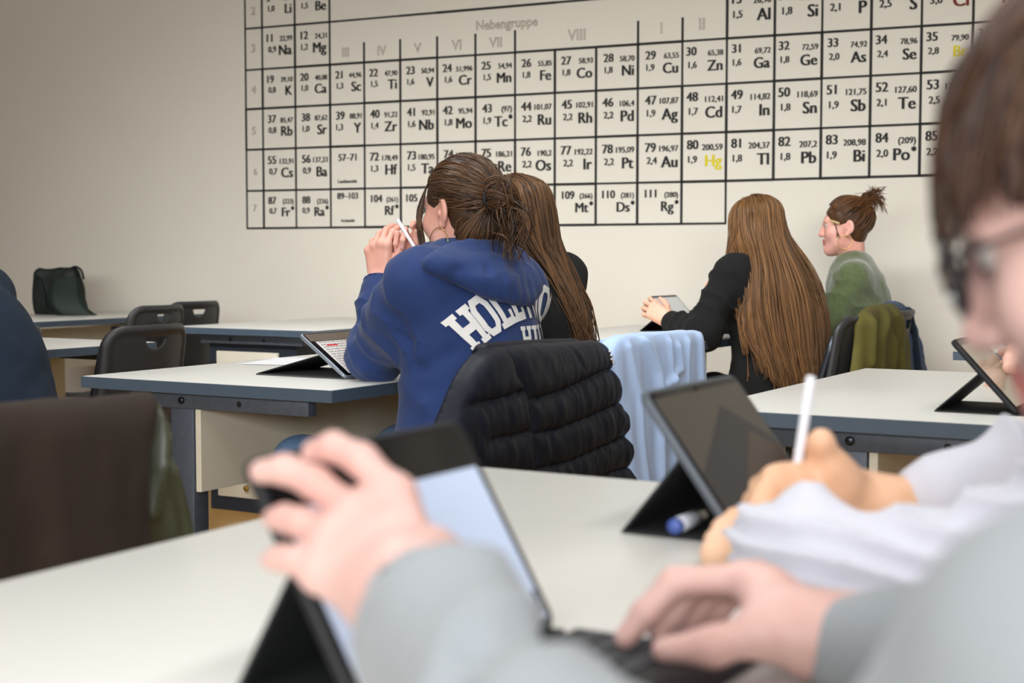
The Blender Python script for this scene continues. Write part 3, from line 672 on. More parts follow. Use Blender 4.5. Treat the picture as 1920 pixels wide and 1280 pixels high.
def jf(Y, Z, d):
    ds = np.full(Y.shape, 1e9)
    for i, q in enumerate(SE):
        di = line_d(q, Y, Z); ds = np.minimum(ds, di + (0.012 if i in (len(SE) - 1, 9) else 0))
    puck = n2(Y + 0.25 * Z, Z - 0.25 * Y, 85, 16, 3) * np.exp(-ds / 0.025) * 0.002 + n2(Y + 0.3 * Z, Z, 48, 22, 5) * 0.0024 + n2(Y - 0.2 * Z, Z, 110, 45, 6) * 0.0008
    return 0.016 * pil(d, 0.03) + 0.016 * pil(ds, 0.036) * pil(d, 0.05) + 0.02 * pil(d, 0.16) + puck * pil(d, 0.03) + 0.004
V, F = D.mesh(jo, jf, lambda Y, Z, d: 0.012 * pil(d, 0.02) - 0.004, 0.0032, 0.42)
jk = thing('down_jacket', 'black quilted down jacket hung over the chair back behind the blue hoodie', 'jacket', D.p0, -TANG)
np_mesh('shell', V, F, M_PUFF, jk)
# collar roll over the top edge and white mark
tp = D.yz([(905, 652), (960, 647), (1030, 643), (1095, 641)])
MB().tube(catmull([(-0.012, y, z - 0.012) for y, z in tp], 20), [0.012] + [0.02] * 18 + [0.012], 12).build('collar', M_PUFF, jk)
bv = BVHTree.FromPolygons([Vector(v) for v in V], [tuple(int(i) for i in f) for f in F])
def proj(y, z, off=0.0015):
    h = bv.ray_cast(Vector((0.4, y, z)), Vector((-1, 0, 0))); return (h[0] + Vector((off, 0, 0))) if h[0] else Vector((0.05, y, z))
lb = MB(); ly0, lz0 = D.yz([(1116, 669)])[0]
for r in (0.011, 0.0195, 0.028):
    pts = [proj(ly0 - 0.020 + 1.0 * r * math.sin(a), lz0 - 0.012 + r * math.cos(a) * 0.95) for a in np.linspace(0.0, math.pi / 2, 10)]
    lb.tube(pts, 0.0022, 6)
lb.build('emblem', mat('emblem_white', rgb(225, 222, 220), 0.6), jk)
# --- light blue shirt
M_SHIRT = mat('shirt_cotton', rgb(182, 207, 245), 0.8, var=0.05, vscale=10, bump=0.1, bscale=300, sheen=0.2)
D = Drape(1.40, -0.335)
so = [(1126, 662), (1140, 634), (1175, 627), (1240, 622), (1290, 620), (1300, 630), (1304, 680), (1309, 760), (1312, 900), (1306, 1000), (1160, 1000), (1162, 900), (1152, 800), (1138, 720)]
fl = [D.yz(q) for q in ([(1180, 634), (1203, 690), (1213, 745), (1208, 830), (1212, 930)], [(1150, 650), (1170, 740), (1185, 900)], [(1228, 640), (1232, 700), (1238, 800), (1235, 930)], [(1262, 640), (1262, 720), (1262, 900)], [(1286, 630), (1290, 730), (1292, 900)], [(1245, 650), (1250, 690), (1224, 720)])]
def sf(Y, Z, d):
    r = 0
    for i, q in enumerate(fl): r = r + (0.016 if i == 0 else 0.010) * np.exp(-(line_d(q, Y, Z) / (0.012 if i else 0.015)) ** 2)
    return 0.012 * pil(d, 0.03) + r * pil(d, 0.02) + 0.004 * n2(Y + 0.15 * Z, Z, 34, 7, 2) + 0.022
V, F = D.mesh(so, sf, lambda Y, Z, d: 0.0 * d + 0.006, 0.0035, 0.42)
sh = thing('shirt', 'light blue cotton shirt hung over the chair right of the black quilted jacket', 'shirt', D.p0, -TANG); np_mesh('shirt_body', V, F, M_SHIRT, sh)
pts = D.yz([(1140, 640), (1200, 628), (1290, 624)])
MB().tube(catmull([(-0.01, y, z - 0.006) for y, z in pts], 14), 0.012, 10).build('folded_top', M_SHIRT, sh)
# --- dark brown coat in front
M_COAT = mat('coat_wool', rgb(46, 34, 26), 0.95, var=0.18, vscale=7, bump=0.25, bscale=220)
M_LEATHER = mat('coat_leather', rgb(74, 76, 58), 0.4, var=0.2, vscale=8, bump=0.1, bscale=80)
D = Drape(-0.47, -0.245)
co = [(-140, 790), (-60, 762), (60, 748), (160, 742), (240, 735), (276, 734), (288, 752), (284, 790), (272, 840), (266, 900), (268, 980), (275, 1120), (-140, 1200)]
def cf(Y, Z, d): return 0.03 * pil(d, 0.05) + (0.008 * n2(Y + 0.2 * Z, Z, 18, 4, 7) + 0.003 * n2(Y, Z, 40, 20, 8)) * pil(d, 0.03)
V, F = D.mesh(co, cf, lambda Y, Z, d: 0.008 * pil(d, 0.02), 0.005, 0.4)
ct = thing('coat', 'dark brown wool coat with an olive leather side, hung over the closest chair', 'coat', D.p0, -TANG); np_mesh('wool_body', V, F, M_COAT, ct)
D2 = Drape(-0.47, -0.27)
lo_ = [(282, 748), (292, 752), (300, 790), (318, 850), (345, 930), (362, 1000), (375, 1120), (255, 1120), (252, 930), (258, 850), (270, 790)]
lf = [D2.yz(q) for q in ([(300, 800), (285, 870), (300, 960), (320, 1040)], [(285, 780), (278, 860), (272, 960)], [(310, 880), (330, 960), (350, 1050)])]
def lfn(Y, Z, d):
    r = sum(0.012 * np.exp(-(line_d(q, Y, Z) / 0.012) ** 2) for q in lf); return 0.012 * pil(d, 0.02) + r * pil(d, 0.02) + 0.003 * n2(Y, Z, 30, 12, 9)
V, F = D2.mesh(lo_, lfn, lambda Y, Z, d: 0.008 * pil(d, 0.02), 0.004, 0.4); V = V + np.array([-0.025, 0, 0])
tag(np_mesh('leather_side', V, F, M_LEATHER, ct), 'olive green leather side of the coat')
# --- olive jacket and denim jacket by the wall
M_OLIVE = mat('olive_cotton', rgb(92, 86, 34), 0.85, var=0.15, vscale=12, bump=0.15, bscale=200)
M_DENIM = mat('denim', rgb(74, 92, 122), 0.9, var=0.2, vscale=60, bump=0.3, bscale=300)
M_DENIMD = mat('denim_dark', rgb(30, 46, 66), 0.9, var=0.2, vscale=60)
D = Drape(3.84, -0.40)
oo = [(1603, 640), (1606, 600), (1622, 577), (1650, 570), (1672, 570), (1684, 590), (1692, 630), (1700, 690), (1704, 760), (1590, 760), (1596, 700)]
of = [D.yz(q) for q in ([(1640, 585), (1632, 640), (1628, 720)], [(1660, 590), (1668, 650), (1670, 720)], [(1615, 600), (1612, 680)], [(1655, 640), (1652, 690)])]
def off_(Y, Z, d):
    r = sum(0.022 * np.exp(-(line_d(q, Y, Z) / 0.022) ** 2) for q in of); return 0.035 * pil(d, 0.06) + r * pil(d, 0.03) + 0.006 * n2(Y, Z, 25, 12, 11)
V, F = D.mesh(oo, off_, lambda Y, Z, d: 0.01 * pil(d, 0.02), 0.005, 0.42)
oj = thing('olive_jacket', 'olive green cotton jacket hung on the chair behind the green sweater', 'jacket', D.p0, -TANG); np_mesh('jacket_body', V, F, M_OLIVE, oj)
D = Drape(3.90, -0.445)
dn = [(1640, 600), (1655, 570), (1676, 564), (1692, 572), (1706, 600), (1718, 640), (1728, 690), (1732, 760), (1650, 760), (1645, 680)]
V, F = D.mesh(dn, lambda Y, Z, d: 0.03 * pil(d, 0.04) + 0.006 * n2(Y, Z, 30, 10, 13) * pil(d, 0.03), lambda Y, Z, d: 0.012 * pil(d, 0.02), 0.005, 0.42)
dj = thing('denim_jacket', 'blue denim jacket showing behind the olive jacket beside the wall', 'jacket', D.p0, -TANG); np_mesh('jacket_body', V, F, M_DENIM, dj)
sp = D.yz([(1688, 575), (1696, 610), (1702, 650), (1708, 700), (1712, 750)])
tag(MB().tube(catmull([(0.03, y - 0.012, z - 0.01) for y, z in sp], 16), 0.016, 8, flat=1.3).build('folded_edge', M_DENIMD, dj), 'darker folded edge')
# ------------------------------------------------------------------ people: heads, hands, hair, clothes
def skin(name, c, c2): return mat(name, c, 0.45, col2=c2, vscale=14, sss=0.12, bump=0.04, bscale=500, spec=0.35)
M_LIP = mat('lip', rgb(192, 112, 104), 0.4)
M_NAIL = mat('nail', rgb(226, 176, 172), 0.25)
M_EYEW = mat('eye_white', rgb(190, 182, 176), 0.3); M_IRIS = mat('iris', rgb(50, 38, 30), 0.2)
def frame3(f, up=(0, 0, 1)):
    f = Vector(f).normalized(); r = f.cross(Vector(up)).normalized(); u = r.cross(f); return r, f, u
def uvell(c, r, R, nu=10, nv=6):
    V = []; F = []
    for i in range(nv + 1):
        th = math.pi * i / nv
        for j in range(nu):
            ph = 2 * math.pi * j / nu; V.append(np.array(c) + R[0] * r[0] * math.sin(th) * math.cos(ph) + R[1] * r[1] * math.sin(th) * math.sin(ph) + R[2] * r[2] * math.cos(th))
    for i in range(nv):
        for j in range(nu): F.append((i * nu + j, (i + 1) * nu + j, (i + 1) * nu + (j + 1) % nu, i * nu + (j + 1) % nu))
    return np.array(V), np.array(F)
class Body:
    """one person: an Empty on the floor, one continuous skin mesh and clothing, hair as its parts"""
    def __init__(s, label, loc, skin_m, group=None):
        s.t = thing('person', label, 'person', (loc[0], loc[1], 0), absolute=True, group=group); s.parts = []; s.skin = skin_m; s.name = label
    def add(s, V, F, mi=0): s.parts.append((np.asarray(V), np.asarray(F), mi))
    def finish(s):
        V, F = join([(v, f) for v, f, m in s.parts]); mi = np.concatenate([np.full(len(f), m) for v, f, m in s.parts])
        return np_mesh('body', V, F, [s.skin, M_LIP, M_EYEW, M_IRIS, M_NAIL], s.t, mi)
    # ---- head: c = skull centre, f = where the face looks, sc = size
    def head(s, c, f, sc=1.0, up=(0, 0, 1), h=0.0028, neck_to=None, smile=0.0, neck_r=0.05):
        r, f, u = frame3(f, up); M = np.array([tuple(r), tuple(f), tuple(u)]); c = np.array(tuple(c))
        s.hc, s.hM, s.hs = c, M, sc
        L = lambda x, y, z: np.array((x, y, z), float)
        P = [ell(L(0, -0.014, 0.03), (0.073, 0.093, 0.083), k=0.02), ell(L(0, 0.022, -0.03), (0.062, 0.066, 0.088), k=0.03),
             cap(L(-0.038, 0.03, -0.07), L(0, 0.066, -0.096), 0.022, 0.02, 0.03), cap(L(0.038, 0.03, -0.07), L(0, 0.066, -0.096), 0.022, 0.02, 0.03),
             cap(L(-0.03, 0.074, 0.024), L(0.03, 0.074, 0.024), 0.013, 0.013, 0.02),
             ell(L(-0.04, 0.056, -0.028), (0.024, 0.026, 0.024), k=0.025), ell(L(0.04, 0.056, -0.028), (0.024, 0.026, 0.024), k=0.025),
             ell(L(-0.032, 0.096, 0.004), (0.016, 0.014, 0.010), k=0.012, sub=True), ell(L(0.032, 0.096, 0.004), (0.016, 0.014, 0.010), k=0.012, sub=True),
             cap(L(0, 0.086, 0.012), L(0, 0.102, -0.03), 0.008, 0.0115, 0.012), ell(L(-0.012, 0.094, -0.034), (0.008, 0.009, 0.007), k=0.008), ell(L(0.012, 0.094, -0.034), (0.008, 0.009, 0.007), k=0.008),
             cap(L(-0.020 - smile, 0.074, -0.06 + smile), L(0, 0.086, -0.059), 0.007, 0.0085, 0.01), cap(L(0.020 + smile, 0.074, -0.06 + smile), L(0, 0.086, -0.059), 0.007, 0.0085, 0.01),
             cap(L(-0.017, 0.073, -0.071), L(0, 0.083, -0.073), 0.007, 0.009, 0.01), cap(L(0.017, 0.073, -0.071), L(0, 0.083, -0.073), 0.007, 0.009, 0.01),
             cap(L(-0.022 - smile, 0.088, -0.0655 + smile), L(0.022 + smile, 0.088, -0.0655 + smile), 0.0022, 0.0022, 0.003, True)]
        for sg in (-1, 1):   # ears
            e = L(sg * 0.073, -0.012, -0.006); Re = np.array([[sg * 0.94, 0.34, 0], [-sg * 0.34 * sg, 0.94, 0], [0, 0, 1.0]])
            P += [ell(e, (0.009, 0.019, 0.031), Re, 0.006), ell(e + L(sg * 0.010, 0.003, 0.004), (0.006, 0.011, 0.019), Re, 0.005, True), ell(e + L(sg * 0.005, 0.006, -0.005), (0.005, 0.005, 0.007), k=0.004), ell(e + L(0, 0.007, -0.031), (0.006, 0.009, 0.009), k=0.008)]
        nb = (M @ ((np.array(tuple(neck_to)) - c) / sc)) if neck_to is not None else L(0, -0.05, -0.19)
        P += [cap(L(0, -0.028, -0.055), nb, neck_r, neck_r * 1.08, 0.03), cap(nb, nb + L(0, 0, -0.05), neck_r * 1.08, neck_r * 1.4, 0.03)]
        V, F = sdf_mesh(P, h / sc); s.add(c + (V * sc) @ M, F)
        FV = V[F].mean(1)
        lip = (np.abs(FV[:, 0]) < 0.024) & (FV[:, 2] > -0.079) & (FV[:, 2] < -0.053) & (FV[:, 1] > 0.079)
        v, f_, m = s.parts[-1]; s.parts[-1] = (v, f_[~lip], 0); s.parts.append((v, f_[lip], 1))
        for sg in (-1, 1):
            ev, ef = uvell(L(sg * 0.031, 0.0735, 0.004), (0.0125, 0.0125, 0.0105), np.eye(3), 14, 8); s.add(c + (ev * sc) @ M, ef, 2)
            ev, ef = uvell(L(sg * 0.031, 0.0843, 0.003), (0.0055, 0.003, 0.0055), np.eye(3), 10, 6); s.add(c + (ev * sc) @ M, ef, 3)
        return s
    def L2W(s, p): return s.hc + (np.asarray(p, float) * s.hs) @ s.hM
    # ---- hand from explicit joints
    def hand(s, prims, nails=(), h=0.0022):
        V, F = sdf_mesh(prims, h); s.add(relax(V, F, 1), F)
        for tip, d, n, r in nails:
            d = np.array(tuple(Vector(d).normalized())); n = np.array(tuple(Vector(n).normalized())); x = np.cross(d, n)
            ev, ef = uvell(np.array(tuple(tip)) + n * r * 0.72, (r * 0.62, r * 0.95, r * 0.32), np.array([x, d, n]), 10, 6); s.add(ev, ef, 4)
def make_hand(wr, f, back, left, curls, spread=(10, 2, -6, -14), sc=1.0, thumb=(0.55, 0.75, 0.35), tcurl=(15, 20), forearm=None, fr=(0.026, 0.033)):
    """anatomical hand: wr wrist, f towards the knuckles, back = normal of the back of the hand; curls = per finger (knuckle, middle, end) degrees"""
    f = Vector(f).normalized(); back = Vector(back); back = (back - f * back.dot(f)).normalized(); X = f.cross(back); T = X if left else -X   # T points to the thumb side
    wr = Vector(wr); P = []; N = []
    base = ((0.027, 0.088), (0.009, 0.092), (-0.010, 0.087), (-0.027, 0.078)); lens = ((0.042, 0.025, 0.020), (0.046, 0.029, 0.021), (0.042, 0.027, 0.020), (0.033, 0.020, 0.018)); rad = (0.0086, 0.0088, 0.0083, 0.0073)
    for i in range(4):
        b = wr + (T * base[i][0] + f * base[i][1]) * sc; w0 = wr + T * base[i][0] * 0.55 * sc + f * 0.004
        P.append(cap(w0 - back * 0.001, b - back * 0.004 * sc, 0.0155 * sc, 0.0118 * sc, 0.010)); P.append(ell(b + back * 0.001, (0.0095 * sc,) * 3, k=0.008))
        sp = math.radians(spread[i]); d = (f * math.cos(sp) + T * math.sin(sp)).normalized(); p = b; side = d.cross(back).normalized()
        for j in range(3):
            d = Matrix.Rotation(-math.radians(curls[i][j]), 3, side) @ d; q = p + d * lens[i][j] * sc
            P.append(cap(p, q, rad[i] * (1 - 0.09 * j) * sc, rad[i] * (1 - 0.09 * (j + 1)) * sc, 0.004)); p = q
        N.append((p - d * 0.004, d, side.cross(d) if side.cross(d).dot(back) * 1 >= -2 else back, rad[i] * 0.8 * sc))
    t0 = wr + (T * 0.020 + f * 0.022 - back * 0.006) * sc; d = (f * thumb[0] + T * thumb[1] - back * thumb[2]).normalized(); ax = d.cross(-T + f * 0.6).normalized(); p = t0
    P.append(cap(wr + f * 0.006, t0, 0.017 * sc, 0.016 * sc, 0.012))
    for j, (l, r0, r1) in enumerate(((0.042, 0.0155, 0.0112), (0.032, 0.0108, 0.0096), (0.025, 0.0096, 0.0074))):
        if j: d = Matrix.Rotation(math.radians(tcurl[j - 1]), 3, ax) @ d
        q = p + d * l * sc; P.append(cap(p, q, r0 * sc, r1 * sc, 0.008 if j == 0 else 0.005)); p = q
    N.append((p - d * 0.004, d, back + T, 0.0068 * sc))
    if forearm is not None: P.append(cap(wr, forearm, fr[0] * sc, fr[1] * sc, 0.014))
    return P, N
def chain(pts, rads, k=0.006): return [cap(pts[i], pts[i + 1], rads[i], rads[i + 1], k) for i in range(len(pts) - 1)]
# ---- torso and limbs for skin and clothes
def torso_prims(H, C, N, left, g=0.0, sh=0.15, k=0.06, wide=1.0):
    """H hips, C chest, N base of the neck, left = horizontal unit vector to the body's left; g = cloth allowance"""
    H, C, N, l = Vector(H), Vector(C), Vector(N), Vector(left).normalized(); u = (C - H).normalized(); f = l.cross(u).normalized(); f = -f if False else f; R = (l, f, u)
    u2 = (N - C).normalized(); f2 = l.cross(u2).normalized()
    return [ell(H + u * 0.05, (0.155 * wide + g, 0.115 + g, 0.13 + g), R, k), ell((H + C) / 2, (0.135 * wide + g * 1.2, 0.10 + g * 1.2, 0.17 + g), R, k), ell(C, (0.152 * wide + g, 0.108 + g, 0.16 + g * 0.6), R, k),
            cap(N - u2 * 0.055 + l * sh * 0.9, N - u2 * 0.055 - l * sh * 0.9, 0.055 + g * 0.7, 0.055 + g * 0.7, k), cap(N - u2 * 0.06, N - u2 * 0.01, 0.075 + g * 0.5, 0.055 + g * 0.5, k)]
def arm_prims(sh, el, wr, r=(0.05, 0.042, 0.034), g=0.0, k=0.03): return [cap(sh, el, r[0] + g, r[1] + g, k), cap(el, wr, r[1] + g, r[2] + g, k)]
def cloth(name, B, prims, h, m, segs=(), amp=0.008, freq=26, noise_amp=0.004, noise_f=14, seed=1, extra=None, rel=2):
    V, F = sdf_mesh(prims, h); V = relax(V, F, rel); N = vnormals(V, F); d = noise_amp * vnoise(V * noise_f, seed) + noise_amp * 0.5 * vnoise(V * noise_f * 2.3, seed + 3)
    for a, b, rr, am in segs:      # rings of folds along a sleeve
        a, b = np.array(tuple(a)), np.array(tuple(b)); ab = b - a; L = np.linalg.norm(ab); t = ((V - a) @ ab) / L; dist = np.linalg.norm(V - a - np.outer(np.clip(t, 0, L) / L, ab), axis=1)
        w = np.clip((t + 0.02) / 0.04, 0, 1) * np.clip((L + 0.02 - t) / 0.04, 0, 1) * (dist < rr * 1.6)
        ph = t * freq + 1.6 * vnoise(V * 9, seed + 5) + 0.9 * vnoise(V * 20, seed + 9)
        d += am * w * (1 - 2 * np.abs(np.sin(ph)) ** 0.7 + 0.3)
    if extra is not None: d = d + extra(V, N)
    V = V + N * d[:, None]; o = np_mesh(name, V, F, m, B.t); return o, V, F
def legs(B, H, left, f, m_tr, m_sh, spread=0.09, knee=0.42, foot_z=0.46):
    H, l, f = Vector(H), Vector(left).normalized(), Vector(f).normalized(); P = []; S = []
    for s in (1, -1):
        hp = H + l * spread * s - Vector((0, 0, 0.02)); kn = hp + f * knee + l * 0.03 * s; kn.z = H.z - 0.01; an = kn + f * 0.02; an.z = 0.09
        P += [cap(hp, kn, 0.085, 0.062, 0.04), cap(kn, an, 0.06, 0.042, 0.03)]; S.append((an, s))
    P.append(ell(H, (0.17, 0.13, 0.10), (l, f, (0, 0, 1)), 0.05))
    V, F = sdf_mesh(P, 0.009); V += vnormals(V, F) * (0.006 * vnoise(V * 16))[:, None]; np_mesh('trousers', V, F, m_tr, B.t)
    for an, s in S:
        a = Vector((an.x, an.y, 0.04)); V, F = sdf_mesh([cap(a - f * 0.04, a + f * 0.15, 0.04, 0.036, 0.02), cap(an, a, 0.045, 0.04, 0.02), ell(a + f * 0.05 - Vector((0, 0, 0.028)), (0.045, 0.14, 0.012), (l, f, (0, 0, 1)), 0.004)], 0.008); V[:, 2] = np.maximum(V[:, 2], 0.0); np_mesh('shoe', V, F, m_sh, B.t)
def sit_limbs(H, l, f, spread=0.09):
    P = []
    for q in (1, -1):
        hp = H + l * spread * q - Vector((0, 0, .02)); kn = hp + f * .42 + l * .03 * q; kn.z = H.z - .01; an = kn + f * .02; an.z = .07; P += [cap(hp, kn, .07, .048, .03), cap(kn, an, .046, .03, .03)]
    return P
# ---- hair: ribbons combed along paths
def hair_mesh(name, B, strands, w, th, m, center, parent=None, cap_vf=None, taper=(0.6, 1, 0.35), shades=None, seed=0):
    """strands (S, n, 3): each a tapered flat lock; shade attribute varies from lock to lock"""
    S = np.asarray(strands, float); ns, n, _ = S.shape; rng = np.random.default_rng(seed)
    T = np.gradient(S, axis=1); T /= np.maximum(np.linalg.norm(T, axis=2, keepdims=True), 1e-9)
    O = S - np.asarray(center)[None, None, :]; O -= (O * T).sum(2, keepdims=True) * T; O /= np.maximum(np.linalg.norm(O, axis=2, keepdims=True), 1e-9); X = np.cross(T, O)
    tp = np.interp(np.linspace(0, 1, n), [0, 0.5, 1], taper)[None, :, None]; ww = np.asarray(w).reshape(-1, 1, 1) if np.ndim(w) else w
    V = np.stack([S + X * ww * tp, S + O * th * tp, S - X * ww * tp, S - O * th * tp], 2).reshape(-1, 3)
    base = (np.arange(ns)[:, None] * n + np.arange(n - 1)[None, :]).reshape(-1, 1) * 4; F = []
    for k in range(4): F.append(np.concatenate([base + k, base + (k + 1) % 4, base + 4 + (k + 1) % 4, base + 4 + k], 1))
    F = np.concatenate(F); sh = np.repeat((rng.random(ns) if shades is None else shades), n * 4)
    if cap_vf is not None:
        cv, cf = cap_vf; F = np.concatenate([F, cf + len(V)]); V = np.concatenate([V, cv]); sh = np.concatenate([sh, np.full(len(cv), 0.25)])
    o = np_mesh(name, V, F, m, parent or B.t); a = o.data.attributes.new('shade', 'FLOAT', 'POINT'); a.data.foreach_set('value', sh.astype(np.float32)); return o
def M_HAIR(name, c1, c2): return mat(name, c1, 0.42, col2=c2, attr=True, spec=0.35)
def ell_pt(d, R=(0.079, 0.099, 0.089), C=(0, -0.014, 0.03), lift=0.0):
    d = np.asarray(d, float); d = d / np.linalg.norm(d, axis=-1, keepdims=True); return np.asarray(C) + d * (np.asarray(R) + lift)
def slerp(a, b, t):
    a = a / np.linalg.norm(a); b = b / np.linalg.norm(b); w = math.acos(max(-1, min(1, a @ b)))
    return (np.sin((1 - t) * w)[:, None] * a + np.sin(t * w)[:, None] * b) / max(math.sin(w), 1e-6) if w > 1e-4 else np.repeat(a[None], len(t), 0)
def scalp(B, face=((0, 0.095, -0.03), (0.066, 0.07, 0.088)), low=-0.045, R=(0.0775, 0.098, 0.0875)):
    P = [ell((0, -0.014, 0.03), R, k=0.01), ell((0, -0.036, -0.025), (0.062, 0.052, 0.066), k=0.02), ell(face[0], face[1], k=0.004, sub=True), ell((0.085, 0.005, -0.035), (0.04, 0.03, 0.045), k=0.004, sub=True), ell((-0.085, 0.005, -0.035), (0.04, 0.03, 0.045), k=0.004, sub=True)]
    V, F = sdf_mesh(P, 0.004); return B.L2W(V), F
def jit(rng, S, amp, n):
    """smooth random wander along a lock"""
    k = rng.normal(size=(4, 3)) * amp; x = np.linspace(0, 3, n); return S + np.stack([np.interp(x, range(4), k[:, i]) for i in range(3)], 1)

def push_out(pts, vf, margin):
    """keep locks outside a garment"""
    bv_ = BVHTree.FromPolygons([Vector(v) for v in vf[0]], [tuple(int(i) for i in f) for f in vf[1]]); out = np.array(pts, float); sh = out.shape; Q = out.reshape(-1, 3); mg = np.broadcast_to(np.asarray(margin, float).reshape(-1, 1), (sh[0], sh[1])).reshape(-1)
    for i in range(len(Q)):
        h = bv_.find_nearest(Vector(Q[i]), 0.2)
        if h[0] is not None:
            sd = (Vector(Q[i]) - h[0]).dot(h[1]); sgn = h[3] if sd > 0 else -h[3]
            if sgn < mg[i]: Q[i] = tuple(h[0] + h[1] * mg[i])
    out = Q.reshape(sh)
    sm = out.copy()
    for _ in range(4): o_ = sm.copy(); sm[:, 1:-1] = (o_[:, :-2] + o_[:, 1:-1] * 2 + o_[:, 2:]) / 4
    return sm
# ================================================================== the girl in the blue hoodie
LB = lambda f: Vector((-f[1], f[0], 0))          # body's left for a horizontal facing f
M_JEANS = mat('jeans', rgb(92, 124, 160), 0.85, var=0.12, vscale=40, bump=0.2, bscale=300); M_DARKTR = mat('dark_trousers', rgb(26, 27, 32), 0.85); M_SHOE = mat('shoe_white', rgb(190, 188, 184), 0.6)
M_HOOD = mat('hoodie_blue', rgb(25, 50, 101), 0.88, var=0.08, vscale=9, bump=0.15, bscale=420, sheen=0.1)
M_PRINT = mat('print_white', rgb(228, 226, 222), 0.8)
M_GOLD = mat('gold', rgb(214, 176, 96), 0.25, 1.0)
M_PENCIL = mat('pencil_white', rgb(236, 236, 242), 0.25)
SK1 = skin('skin_rosy', rgb(220, 158, 138), rgb(232, 178, 160))
f1 = Vector((-0.72, 0.69, 0)); l1 = LB(f1)
g1_ = Body('girl in the blue hoodie with white back lettering and a messy brown bun', (-0.085, 3.14), SK1); B = g1_
H, C, N = Vector((-0.085, 3.14, 0.55)), Vector((-0.095, 3.18, 0.85)), Vector((-0.105, 3.205, 1.045))
shL, elL, wrL = Vector((-0.205, 3.085, 0.975)), Vector((-0.318, 3.285, 0.818)), W(712, 528, 3.42)
shR, elR, wrR = Vector((0.012, 3.315, 0.955)), Vector((-0.13, 3.52, 0.815)), W(750, 512, 3.46)
V, F = sdf_mesh(torso_prims(H, C, N, l1) + arm_prims(shL, elL, wrL, (0.045, 0.04, 0.026)) + arm_prims(shR, elR, wrR, (0.045, 0.04, 0.026)) + sit_limbs(H + Vector((0, 0, .025)), l1, f1, .125), 0.007); B.add(V, F)
HC = Vector((-0.113, 3.22, 1.152)); B.head(HC, (f1.x, f1.y, -0.12), 0.98, neck_to=N - Vector((0, 0, 0.03)))
P, NL = make_hand(wrL, (-0.06, 0.02, 1), (-0.45, -0.88, 0.0), True, ((38, 30, 15), (40, 32, 15), (42, 34, 16), (44, 36, 18)), (4, 1, -2, -5), 0.98, (0.75, 0.45, 0.3), (12, 18), elL); B.hand(P, ())
P, NL = make_hand(wrR, (0.12, -0.05, 1), (0.15, 0.98, 0.1), False, ((18, 62, 35), (62, 96, 40), (70, 98, 40), (76, 98, 42)), (2, 0, -2, -5), 0.95, (0.85, 0.35, 0.35), (10, 25), elR); B.hand(P, [(a, b, c, d) for a, b, c, d in NL[1:4]])
B.finish(); legs(B, H + Vector((0, 0, .025)), l1, f1, M_JEANS, M_SHOE, spread=.125)
# hoodie
G = 0.026
hp = torso_prims(H, C, N, l1, G, 0.155, wide=1.06) + arm_prims(shL, elL, elL + (wrL - elL) * 0.80, (0.066, 0.056, 0.042), 0.006, 0.04) + arm_prims(shR, elR, elR + (wrR - elR) * 0.8, (0.066, 0.056, 0.042), 0.006, 0.04)
hp += [ell(shL * 0.6 + elL * 0.4 + Vector((0, 0, -0.01)), (0.07, 0.09, 0.08), k=0.05)]
hp += [cap(N + f1 * 0.06 + l1 * s * 0.055, N + f1 * 0.10 + l1 * s * 0.01 - Vector((0, 0, 0.02)), 0.024, 0.024, 0.02) for s in (1, -1)] + [cap(N + l1 * s * 0.07, N + f1 * 0.06 + l1 * s * 0.055, 0.024, 0.024, 0.02) for s in (1, -1)]
hp += [cap(N + f1 * 0.0 + Vector((0, 0, 0.015)), N + Vector((0, 0, 0.14)) + f1 * 0.02, 0.054, 0.06, 0.012, True)]
hp += [cutp(H - Vector((0, 0, 0.03)), (0, 0, -1))] if False else []
wc = elL + (wrL - elL) * 0.80
hp += [cap(elL + (wrL - elL) * 0.78, elL + (wrL - elL) * 0.93, 0.043, 0.040, 0.006), cap(elR + (wrR - elR) * 0.78, elR + (wrR - elR) * 0.93, 0.043, 0.04, 0.006)]
hp += [cap(elL + (wrL - elL) * 0.925, wrL + (wrL - elL) * 0.2, 0.034, 0.034, 0.004, True), cap(elR + (wrR - elR) * 0.925, wrR + (wrR - elR) * 0.2, 0.034, 0.034, 0.004, True)]
def hood_folds(V, N_):
    d = np.zeros(len(V))
    for pts, w, a in (([W(700, 590, 3.15), W(730, 612, 3.08), W(768, 640, 3.04), W(776, 700, 3.04)], 0.007, -0.006),      # armhole seam
                      ([W(668, 600, 3.3), W(690, 640, 3.22), W(720, 672, 3.2)], 0.014, -0.010), ([W(655, 640, 3.3), W(680, 690, 3.22), W(720, 705, 3.2)], 0.012, 0.008),
                      ([W(690, 560, 3.3), W(672, 590, 3.3), W(650, 610, 3.3)], 0.011, -0.010), ([W(742, 700, 3.12), W(790, 690, 3.05), W(850, 660, 3.02)], 0.018, -0.012),
                      ([W(760, 720, 3.1), W(800, 760, 3.04), W(830, 830, 3.02)], 0.02, 0.009),                       ):
        for i in range(len(pts) - 1):
            a_, b_ = np.array(tuple(pts[i])), np.array(tuple(pts[i + 1])); ab = b_ - a_; t = np.clip(((V - a_) @ ab) / (ab @ ab), 0, 1); q = V - a_ - np.outer(t, ab)
            vd = np.array(tuple((Vector(pts[i]) - Vector((0, 0, CAM_Z))).normalized())); q = q - np.outer(q @ vd, vd) * 0.75
            d += a * np.exp(-(q ** 2).sum(1) / (w * w)) * (0.6 if 0 < i else 0.8)
    return d
ho, HV, HF = cloth('hoodie', B, hp, 0.0048, M_HOOD, segs=((elL, wrL, 0.06, 0.0045), (shL, elL, 0.08, 0.004)), freq=46, noise_amp=0.005, noise_f=11, seed=3, extra=hood_folds)
